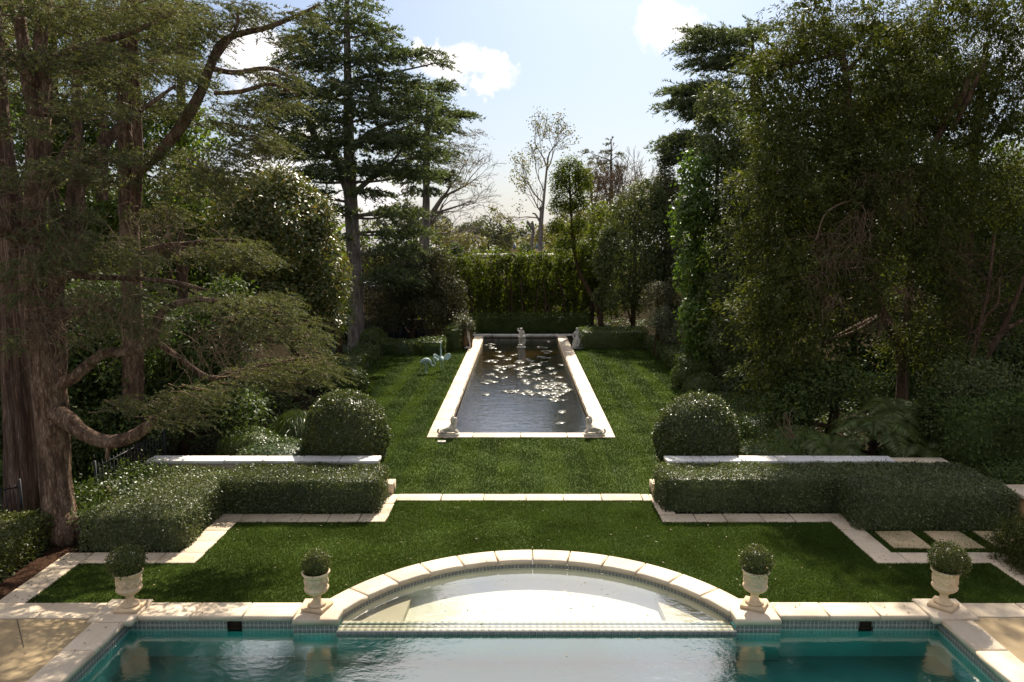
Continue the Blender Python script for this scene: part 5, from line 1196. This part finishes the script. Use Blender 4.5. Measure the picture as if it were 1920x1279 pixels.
for px, py, Y_, hg, n_, L_, lab in ((1640, 800, 17.6, .9, 26, 1.35, 'largest tree fern, in the middle of the fern bed'), (1560, 830, 17.0, .5, 20, 1.15, 'tree fern at the left of the fern bed behind the right wall'), (1720, 840, 16.9, .5, 20, 1.15, 'tree fern at the right of the bed with drooping fronds'), (1600, 850, 16.5, .3, 16, .95, 'low fern nearest to the right wall cap'), (1680, 770, 18.4, 1.1, 22, 1.3, 'upright tree fern at the back by the brown trunk')):
    fern(V(px, py, Y_)[:2], lab, hg, n_, L_)
T = empty('dry_plant', (*V(1475, 820, 17.2)[:2], 0), 'dry pruned brown stems behind the right wall', 'plant'); A = Acc()
for k in range(5): twiggery(A, V(1478 + k * 3, 822, 17.2), (rng.normal() * .5 - .4, 0, 1), .4, .02, 1, .5, 2, .1, 3, 5, .008)
for k in range(6): twiggery(A, V(1395 + k * 22, 868, 16.1), (rng.normal() * .5, 0, 1), .16, .010, 1, .5, 2, .1, 3, 4, .005)
A.obj('stem', M['twig'], T, True)['kind'] = 'stuff'

# distant woodland that closes the horizon on both sides
A = Acc()
for x, y, rx, rz in [(-70 + i * 6.2, 62 + 8 * math.sin(i * 1.7), 4.6, 5.0 + 1.5 * math.sin(i * 2.3)) for i in range(9)] + [(19 + i * 6.5, 64 + 7 * math.sin(i * 1.9), 4.8, 5.5 + 1.6 * math.sin(i * 2.9)) for i in range(9)] + [(-80 + i * 9, 125 + 6 * math.sin(i), 7, 4.2 + math.sin(i * 2.1)) for i in range(19)]:
    crown_leaves(A, [((x, y, rz * .9), (rx, 3, rz))], .8, .55, 1.0, per=20, clump=1.0, inner=.2, lump=.3)
tag(A.obj('woodland', M['sunny']), kind='stuff')

# thin sunlit air over the whole garden
if HAZE:
    A = Acc(); box(A, -110, 110, -6, 150, -3.0, 30.0)
    hm = bpy.data.materials.new('thin_haze'); hm.use_nodes = True; hn = hm.node_tree.nodes; hn.remove(hn['Principled BSDF'])
    pv = hn.new('ShaderNodeVolumePrincipled'); pv.inputs['Color'].default_value = (1.0, .97, .92, 1); pv.inputs['Density'].default_value = HAZE; pv.inputs['Anisotropy'].default_value = .35
    hm.node_tree.links.new(pv.outputs[0], hn['Material Output'].inputs['Volume'])
    tag(A.obj('haze', hm), kind='stuff')

# ================================================================ URNS WITH BOX BALLS
def make_urn(loc, label):
    u = empty('planter_urn', loc, label, 'urn', 'stone urns along the pool coping'); x, y, z = loc; m = M['urn']
    A = Acc(); slab(A, rect(x - .17, x + .17, y - .17, y + .17), z, z + .055, .012); A.obj('plinth', m, u)
    A = Acc(); lathe(A, [(0.02, z + .05), (.125, z + .055), (.135, z + .075), (.12, z + .092), (.085, z + .105), (.062, z + .135), (.055, z + .17), (.062, z + .20), (.08, z + .215), (.06, z + .225)], 24, x, y); A.obj('stem', m, u, True)
    A = Acc(); lathe(A, [(.05, z + .215), (.10, z + .235), (.145, z + .265), (.172, z + .295), (.180, z + .315), (.183, z + .325), (.176, z + .338), (.160, z + .345), (.160, z + .36), (.163, z + .43), (.166, z + .50), (.168, z + .52), (.150, z + .525), (.146, z + .53)], 32, x, y); A.obj('bowl', m, u, True)
    A = Acc(); lathe(A, [(.166, z + .515), (.182, z + .522), (.192, z + .54), (.206, z + .562), (.208, z + .576), (.200, z + .586), (.182, z + .582), (.172, z + .56), (.168, z + .52)], 32, x, y); A.obj('rim', m, u, True)
    A = Acc()
    for k in range(9):                                    # swags and bosses in relief
        a0, a1 = 2 * math.pi * k / 9, 2 * math.pi * (k + 1) / 9
        t = np.linspace(a0, a1, 7); zz = z + .455 - .05 * np.sin((t - a0) / (a1 - a0) * math.pi)
        tube(A, np.c_[x + .166 * np.cos(t), y + .166 * np.sin(t), zz], .0125, 6)
        for dz, rr in ((.462, .021), (.39, .016)):
            a = a0 if dz > .42 else (a0 + a1) / 2
            lathe(A, [(0.001, z + dz - rr), (rr * .8, z + dz - rr * .5), (rr, z + dz), (rr * .8, z + dz + rr * .5), (0.001, z + dz + rr)], 8, x + .164 * math.cos(a), y + .164 * math.sin(a))
    for k in range(30):
        a = 2 * math.pi * k / 30; lathe(A, [(.001, z + .499), (.010, z + .504), (.012, z + .509), (.010, z + .514), (.001, z + .519)], 6, x + .167 * math.cos(a), y + .167 * math.sin(a))
    A.obj('relief', m, u, True)['kind'] = 'stuff'
    A = Acc(); th = np.linspace(0, 2 * math.pi, 24, endpoint=False); A.ngon(np.c_[x + .17 * np.cos(th), y + .17 * np.sin(th), np.full(24, z + .545)], [list(range(24))]); A.obj('soil', M['soil'], u)
    return u


UR = [(-5.82, 10.36), (-3.03, 10.36), (3.52, 10.42), (6.36, 10.42)]
UL_ = ['weathered cream urn on the left corner pier of the pool', 'weathered cream urn on the pier left of the arched spa', 'weathered cream urn on the pier right of the arched spa', 'weathered cream urn on the right corner pier of the pool']
TL_ = ['clipped box ball in the far left urn', 'clipped box ball in the urn left of the spa', 'brown tinged box ball in the urn right of the spa', 'loose box ball leaning out of the far right urn']
zu = .048
U0 = make_urn((*UR[0], zu), UL_[0]); 
for i in range(1, 4): dup_tree(U0, (*UR[i], zu), UL_[i], rz=i * 1.3)
for i, (x, y) in enumerate(UR):
    r = (.245, .205, .225, .255)[i]; t = empty('topiary_ball', (x, y, zu + .545), TL_[i], 'topiary', 'box balls in the urns')
    A = Acc(); tube(A, [(x, y, zu + .53), (x + .01, y, zu + .62)], .018, 6); A.obj('stem', M['brownbark'], t)
    A = Acc(); clipped(A, (x + (-.012, 0, 0, .04)[i], y, zu + .545 + r * .78), 'ball', (r, r, r * .94), .030, 5000, rough=.016, lumpy=.018, stray=.10 if i < 2 else .2); A.obj('foliage', M['topiary'], t)


# ================================================================ STATUES
def skin(name, verts, edges, mat, parent, sub=2, root=0):
    me = bpy.data.meshes.new(name); me.from_pydata([v[:3] for v in verts], edges, []); me.materials.append(mat)
    o = bpy.data.objects.new(name, me); COL.objects.link(o); o.parent = parent
    o.modifiers.new('skin', 'SKIN').use_smooth_shade = True
    for i, v in enumerate(verts):
        rr = v[3] if hasattr(v[3], '__len__') else (v[3], v[3]); me.skin_vertices[0].data[i].radius = rr; me.skin_vertices[0].data[i].use_root = (i == root)
    if sub:
        s = o.modifiers.new('sub', 'SUBSURF'); s.levels = sub; s.render_levels = sub
    return o


# fountain figure on a round drum in the pond
c = G(977, 648); c = np.array([.06, 38.3]); z0 = -.14
T = empty('fountain_statue', (c[0], c[1], z0), 'small pale stone child figure with raised arm on a drum in the pond', 'statue')
A = Acc(); lathe(A, [(.001, c[1] * 0 + z0 - .4), (.20, z0 - .4), (.20, z0 + .02), (.23, z0 + .04), (.23, z0 + .07), (.17, z0 + .09), (.16, z0 + .17), (.18, z0 + .19), (.001, z0 + .2)], 20, *c); A.obj('pedestal', M['statue'], T, True)
skin('figure', [(0, 0, .62, .095), (0, 0, .74, .09), (0, -.01, .86, .095), (0, 0, .94, .05), (0, -.01, 1.02, .085), (0, -.01, 1.08, .07), (-.12, 0, .9, .045), (-.20, .0, .98, .037), (-.12, .0, 1.07, .032), (.12, 0, .89, .045), (.16, -.05, .78, .036), (.10, -.12, .72, .03),
                (-.07, 0, .52, .075), (-.08, -.03, .38, .058), (-.07, 0, .22, .045), (-.07, -.06, .2, .035), (.07, 0, .52, .075), (.08, 0, .38, .056), (.08, .02, .22, .045), (.09, -.04, .2, .035)],
     [(0, 1), (1, 2), (2, 3), (3, 4), (4, 5), (2, 6), (6, 7), (7, 8), (2, 9), (9, 10), (10, 11), (0, 12), (12, 13), (13, 14), (14, 15), (0, 16), (16, 17), (17, 18), (18, 19)], M['statue'], T)
A = Acc(); pts = smooth_path(np.array([(c[0] - .16, c[1] - .02, z0 + .62), (c[0], c[1] - .1, z0 + .56), (c[0] + .15, c[1] - .03, z0 + .62), (c[0] + .17, c[1] + .04, z0 + .35), (c[0] + .14, c[1] + .03, z0 + .2)]), 4); tube(A, pts, np.linspace(.04, .07, len(pts)), 7); A.obj('drapery', M['statue'], T, True)
# standing figure at the far left corner
c = np.array([-2.72, 37.35]); T = empty('garden_statue', (*c, 0), 'weathered standing stone figure on thin legs at the far left pond corner', 'statue', 'stone figures at the far pond corners')
A = Acc(); slab(A, rect(c[0] - .2, c[0] + .2, c[1] - .18, c[1] + .18), 0, .08, .015); A.obj('plinth', M['statue'], T)
skin('figure', [(0, 0, .74, .11), (.01, 0, .9, .11), (.02, 0, 1.05, .13), (.02, 0, 1.15, .06), (.03, -.02, 1.25, .095), (.03, -.02, 1.33, .08), (-.09, 0, .6, .075), (-.11, -.02, .38, .05), (-.12, .03, .1, .04), (-.12, -.05, .09, .035), (.1, 0, .6, .075), (.13, -.02, .38, .05), (.16, .03, .1, .04), (.16, -.05, .09, .035), (-.16, 0, 1.05, .05), (-.2, -.05, .9, .04), (-.1, -.13, .85, .035), (.18, 0, 1.08, .05), (.26, -.02, 1.2, .04), (.22, -.04, 1.32, .035)],
     [(0, 1), (1, 2), (2, 3), (3, 4), (4, 5), (0, 6), (6, 7), (7, 8), (8, 9), (0, 10), (10, 11), (11, 12), (12, 13), (2, 14), (14, 15), (15, 16), (2, 17), (17, 18), (18, 19)], M['statue'], T)
leafy('flowering_plant', 'pale trailing plant around the standing statue', [(np.array([-2.62, 37.5, 1.15]), np.array([.32, .3, .4]))], .11, M['grey_leaf'], cat='plant', aspect=.35, cov=1.6, per=10, clump=.16, base=np.array([-2.62, 37.6, 0]))
# seated draped figure at the far right corner
c = np.array([2.95, 37.35]); T = empty('garden_statue', (*c, 0), 'seated draped stone figure at the far right pond corner', 'statue', 'stone figures at the far pond corners')
A = Acc(); slab(A, rect(c[0] - .28, c[0] + .28, c[1] - .25, c[1] + .25), 0, .1, .02); A.obj('plinth', M['statue'], T)
A = Acc(); lathe(A, [(.001, .08), (.27, .09), (.28, .2), (.24, .38), (.18, .5), (.16, .56), (.001, .58)], 12, *c); v = A.v[-1]; v += rng.normal(size=v.shape).astype(np.float32) * .014; A.obj('drapery', M['statue'], T, True)
skin('figure', [(0, 0, .5, .14), (0, 0, .66, .12), (-.01, 0, .82, .125), (-.01, 0, .92, .055), (-.03, -.02, 1.0, .085), (-.03, -.02, 1.07, .07), (.16, 0, .8, .05), (.22, -.06, .66, .042), (.14, -.16, .58, .036), (-.17, 0, .8, .05), (-.24, -.04, .66, .042), (-.2, -.12, .5, .036), (.08, -.2, .48, .085), (.1, -.24, .2, .06), (-.08, -.2, .48, .085), (-.09, -.22, .2, .06)],
     [(0, 1), (1, 2), (2, 3), (3, 4), (4, 5), (2, 6), (6, 7), (7, 8), (2, 9), (9, 10), (10, 11), (0, 12), (12, 13), (0, 14), (14, 15)], M['statue'], T)


def sphinx(x, y, s, label):
    T = empty('sphinx_statue', (x, y, .035), label, 'statue', 'reclining stone sphinxes at the near pond corners'); z = .035
    A = Acc(); slab(A, rect(x - .30, x + .30, y - .13, y + .13), z, z + .055, .012); A.obj('plinth', M['sphinx'], T)
    V_ = [(-.17, 0, .15, (.10, .105)), (-.04, 0, .155, .082), (.08, 0, .18, .088), (.15, 0, .27, .085), (.175, 0, .37, .058), (.19, 0, .45, .068), (.185, 0, .52, .056), (.21, -.07, .12, .036), (.28, -.07, .085, .03), (.21, .07, .12, .036), (.28, .07, .085, .03), (-.20, -.085, .12, .07), (-.08, -.10, .085, .035), (-.20, .085, .12, .07), (-.08, .10, .085, .035)]
    V_ = [(v[0] * s, v[1], v[2], v[3]) for v in V_]
    skin('body', V_, [(0, 1), (1, 2), (2, 3), (3, 4), (4, 5), (5, 6), (2, 7), (7, 8), (2, 9), (9, 10), (0, 11), (11, 12), (0, 13), (13, 14)], M['sphinx'], T)
    t = np.linspace(0, 4.6, 16); r = .085 - .014 * t
    A = Acc(); tube(A, np.c_[x + s * (-.215 + r * np.cos(t + 2.0) * 1.0), np.full(16, y - .165), z + .14 + r * np.sin(t + 2.0)], np.linspace(.03, .022, 16), 7); A.obj('tail', M['sphinx'], T, True)
    A = Acc(); pts = smooth_path(np.array([(x + s * .135, y - .05, z + .55), (x + s * .105, y - .075, z + .46), (x + s * .11, y - .085, z + .36)]), 3); tube(A, pts, [.03, .04, .045, .045, .045, .04, .03], 7)
    pts[:, 1] = 2 * y - pts[:, 1]; tube(A, pts, [.03, .04, .045, .045, .045, .04, .03], 7); A.obj('headdress', M['sphinx'], T, True)
    A = Acc(); pts = smooth_path(np.array([(x + s * .12, y - .09, z + .20), (x + s * .02, y - .10, z + .22), (x - s * .09, y - .105, z + .19)]), 3); tube(A, pts, [.03, .045, .05, .045, .04, .03, .015], 7); A.obj('saddle_cloth', M['sphinx'], T, True)


sphinx(-2.02, 20.26, 1, 'small reclining stone sphinx at the near left corner of the pond, facing inward')
sphinx(2.10, 20.26, -1, 'small reclining stone sphinx at the near right corner of the pond, facing inward')


def flamingo(loc, rz, label, pose):
    T = empty('flamingo_statue', loc, label, 'statue', 'verdigris flamingo sculptures on the lawn', rz=rz); m = M['patina']
    if pose == 'low':
        body = [(-.30, 0, .38, .03), (-.24, 0, .46, .075), (-.10, 0, .55, .125), (.05, 0, .55, .115), (.14, 0, .46, .07), (.17, 0, .36, .042), (.23, 0, .30, .036), (.31, 0, .32, .034), (.33, 0, .42, .032), (.28, 0, .52, .032), (.26, 0, .60, .033), (.30, 0, .65, .036), (.36, 0, .62, .04), (.40, 0, .54, .024), (.42, 0, .48, .012)]
    else:
        body = [(-.26, 0, .44, .03), (-.2, 0, .48, .07), (-.06, 0, .50, .115), (.07, 0, .52, .10), (.10, 0, .60, .06), (.06, 0, .70, .038), (.07, 0, .78, .034), (.13, 0, .86, .032), (.12, 0, .98, .03), (.08, 0, 1.10, .03), (.08, 0, 1.16, .043), (.12, 0, 1.165, .026), (.15, 0, 1.12, .012)]
    o = skin('body', body, [(i, i + 1) for i in range(len(body) - 1)], m, T)
    for s in (-1, 1):
        x0 = -.06 + s * .02; o = skin('leg', [(x0, s * .05, .46, .03), (x0 + .02, s * .05, .26, .013), (x0 - .01, s * .05, .02, .012), (x0 + .06, s * .05, .01, .014)], [(0, 1), (1, 2), (2, 3)], m, T, 1)
        if pose != 'low':
            A = Acc(); w = np.array([(.08, .08, .56), (-.02, .10, .62), (-.02, .30, .78), (-.10, .42, .74), (-.20, .40, .60), (-.22, .26, .46), (-.16, .12, .44)]) * np.array([1, s, 1]); n = len(w)
            A.ngon(np.vstack([w, w + np.array([-.02, -s * .03, -.03])]), [list(range(n)), list(range(2 * n - 1, n - 1, -1))] + [[i, i + n, (i + 1) % n + n, (i + 1) % n] for i in range(n)])
            me = A.mesh('wing'); me.materials.append(m); w_ = bpy.data.objects.new('wing', me); COL.objects.link(w_); w_.parent = T
            b = w_.modifiers.new('sub', 'SUBSURF'); b.levels = 2; b.render_levels = 2
    return T


flamingo((-3.86, 30.2, 0), 0.0, 'verdigris flamingo with its head curled low, left of the pair', 'low')
flamingo((-3.34, 30.9, 0), 1.9, 'verdigris flamingo with spread wings and neck held high', 'high')

# ================================================================ LILY PADS
pad_me = []
for k in range(5):
    A = Acc(); n = 12; a0 = rng.uniform(0, 6.28); th = np.linspace(.18, 2 * math.pi - .18, n) + a0
    rr = 1 + rng.normal(size=n) * .04; v = np.vstack([[0, 0, 0]] + [[rr[i] * math.cos(t), rr[i] * math.sin(t), .05 + .10 * abs(rng.normal()) * (i % 3 == 0)] for i, t in enumerate(th)])
    v2 = v.copy(); v2[:, 2] -= .05
    A.ngon(np.vstack([v, v2]), [[0, i, i + 1] for i in range(1, n)] + [[n + 1, n + 2 + i, n + 1 + i] for i in range(1, n)] + [[i, i + n + 1, i + n + 2, i + 1] for i in range(1, n)]); pad_me.append(A.mesh('lily_pad', True)); pad_me[-1].materials.append(M['pad'])
PADS = [(910, 158, 3, 14), (870, 180, 4, 18), (885, 200, 4, 14), (925, 218, 3, 12), (1140, 195, 5, 22), (1180, 165, 3, 14), (1160, 215, 5, 24), (920, 242, 6, 24), (975, 255, 4, 18), (885, 268, 6, 22), (1030, 270, 4, 18), (1085, 260, 4, 22), (1150, 243, 5, 26), (910, 295, 5, 20), (980, 290, 5, 24),
        (945, 300, 6, 26), (1030, 305, 5, 26), (1110, 283, 6, 26), (1195, 303, 4, 20), (880, 335, 5, 24), (1035, 335, 5, 28), (1120, 315, 4, 24), (1200, 330, 4, 24), (1115, 355, 5, 28), (1050, 370, 5, 26), (880, 370, 4, 22), (975, 424, 5, 26), (1015, 422, 5, 26), (1075, 440, 4, 24), (850, 437, 2, 10), (1230, 465, 5, 26), (1180, 460, 6, 26),
        (1215, 430, 26, 60), (1200, 388, 22, 64), (1255, 408, 12, 40), (1150, 405, 10, 34), (1160, 430, 8, 30), (1240, 530, 2, 14), (1225, 590, 2, 14), (1100, 425, 4, 30), (960, 355, 4, 30), (1000, 240, 3, 24)] + [(int(rng.uniform(850, 1240)), int(rng.uniform(250, 400)), 2, 16) for _ in range(20)]
cnt = 0
for zx, zy, k, sp_ in PADS:
    for j in range(k):
        x_, y_ = 600 + (zx + rng.normal() * sp_ * .55) / 2.743, 580 + (zy + rng.normal() * sp_ * .16) / 2.743
        g = G(x_, y_, -.15)
        if not (PL + .2 < g[0] < PR - .2 and PN + .3 < g[1] < PF - .5): continue
        o = bpy.data.objects.new('lily_pad', pad_me[rng.integers(5)]); COL.objects.link(o); r = rng.uniform(.085, .17)
        o.location = (g[0], g[1], -.146 + .0008 * (cnt % 9)); o.scale = (r, r, r * .55); o.rotation_euler = (rng.normal() * .03, rng.normal() * .03, rng.uniform(0, 6.28)); cnt += 1
        lab = 'pale lily pad in the dense patch near the right side of the pond' if k >= 8 else 'lily pad floating in the far part of the pond around the fountain figure' if g[1] > 33 else 'lily pad floating in loose clusters across the middle of the pond' if g[1] > 26.5 else 'lily pad floating alone near the close end of the pond'
        tag(o, lab, 'lily pad', 'lily pads on the pond')
print('pads', cnt)

# ================================================================ SMALL THINGS
T = empty('garden_bench', (8.05, 27.4, 0), 'weathered wooden bench end half hidden behind the right clipped balls', 'bench', rz=-1.45)
for k in range(5):
    A = Acc(); box(A, -.75, .75, .02 + k * .085, .09 + k * .085, .42, .445); A.obj('seat_slat', M['bench'], T).parent = None
for o in [o for o in COL.objects if o.name.startswith('seat_slat')]: o.parent = T
def bpart(name, boxes):
    A = Acc()
    for b_ in boxes: box(A, *b_)
    me = A.mesh(name); me.materials.append(M['bench']); o = bpy.data.objects.new(name, me); COL.objects.link(o); o.parent = T
for sx in (-.75, .70):
    for yy in (0, .42): bpart('leg', [(sx, sx + .05, yy, yy + .05, 0, .42 if yy < .1 else .95)])
    bpart('armrest', [(sx - .01, sx + .06, -.02, .47, .62, .65)])
    for q in range(3): bpart('arm_lattice', [(sx + .02, sx + .035, .08 + q * .12, .11 + q * .12, .445, .62)])
bpart('top_rail', [(-.75, .75, .43, .46, .90, .97)])
for k in range(11): bpart('back_slat', [(-.66 + k * .125, -.62 + k * .125, .44, .455, .45, .90)])
c = G(828, 830); T = empty('drain_cover', tuple(c), 'small pale rectangular cover set in the lawn below the left sphinx', 'cover')
A = Acc(); slab(A, rect(c[0] - .11, c[0] + .11, c[1] - .07, c[1] + .07), -.01, .045, .006); A.obj('lid', M['statue'], T)
A = Acc(); box(A, c[0] - .02, c[0] + .02, c[1] - .006, c[1] + .006, .045, .049); A.obj('handle', M['iron'], T)
# fallen leaves and petals: paving, lawn, pool water
A = Acc()
for x0, x1, y0, y1, zf, n in ((-8, -7.4, 10.6, 12.3, .031, 60), (-8.5, -5.4, 8.6, 10.4, .05, 45), (-5.4, 6.0, 10.2, 10.55, .046, 30), (-6.0, -2.7, 13.86, 14.24, .031, 40), (2.9, 6.5, 13.86, 14.24, .031, 40), (6.2, 8.2, 12.0, 13.3, .036, 40), (-5.4, 5.8, 8.2, 9.9, -.166, 9), (-1.8, 2.2, 10.4, 11.8, -.096, 6), (-7, 7.6, 11, 15, .035, 130), (-6, 6, 16, 30, .03, 160), (3, 8, 15.5, 15.75, .776, 30)):
    P = np.c_[rng.uniform(x0, x1, n), rng.uniform(y0, y1, n), np.full(n, zf)]
    leaf_quads(A, P, rand_dir(n) * np.array([1, 1, .08]), np.tile([0, 0, 1.0], (n, 1)) + rng.normal(size=(n, 3)) * .15, rng.uniform(.03, .06, n), rng.uniform(.015, .03, n))
tag(A.obj('fallen_leaves', M['cedar_dry']), kind='stuff')
print('leaves', NLEAF[0], 'tris', sum(sum(1 if len(p.vertices) == 3 else 2 for p in []) for o in []))
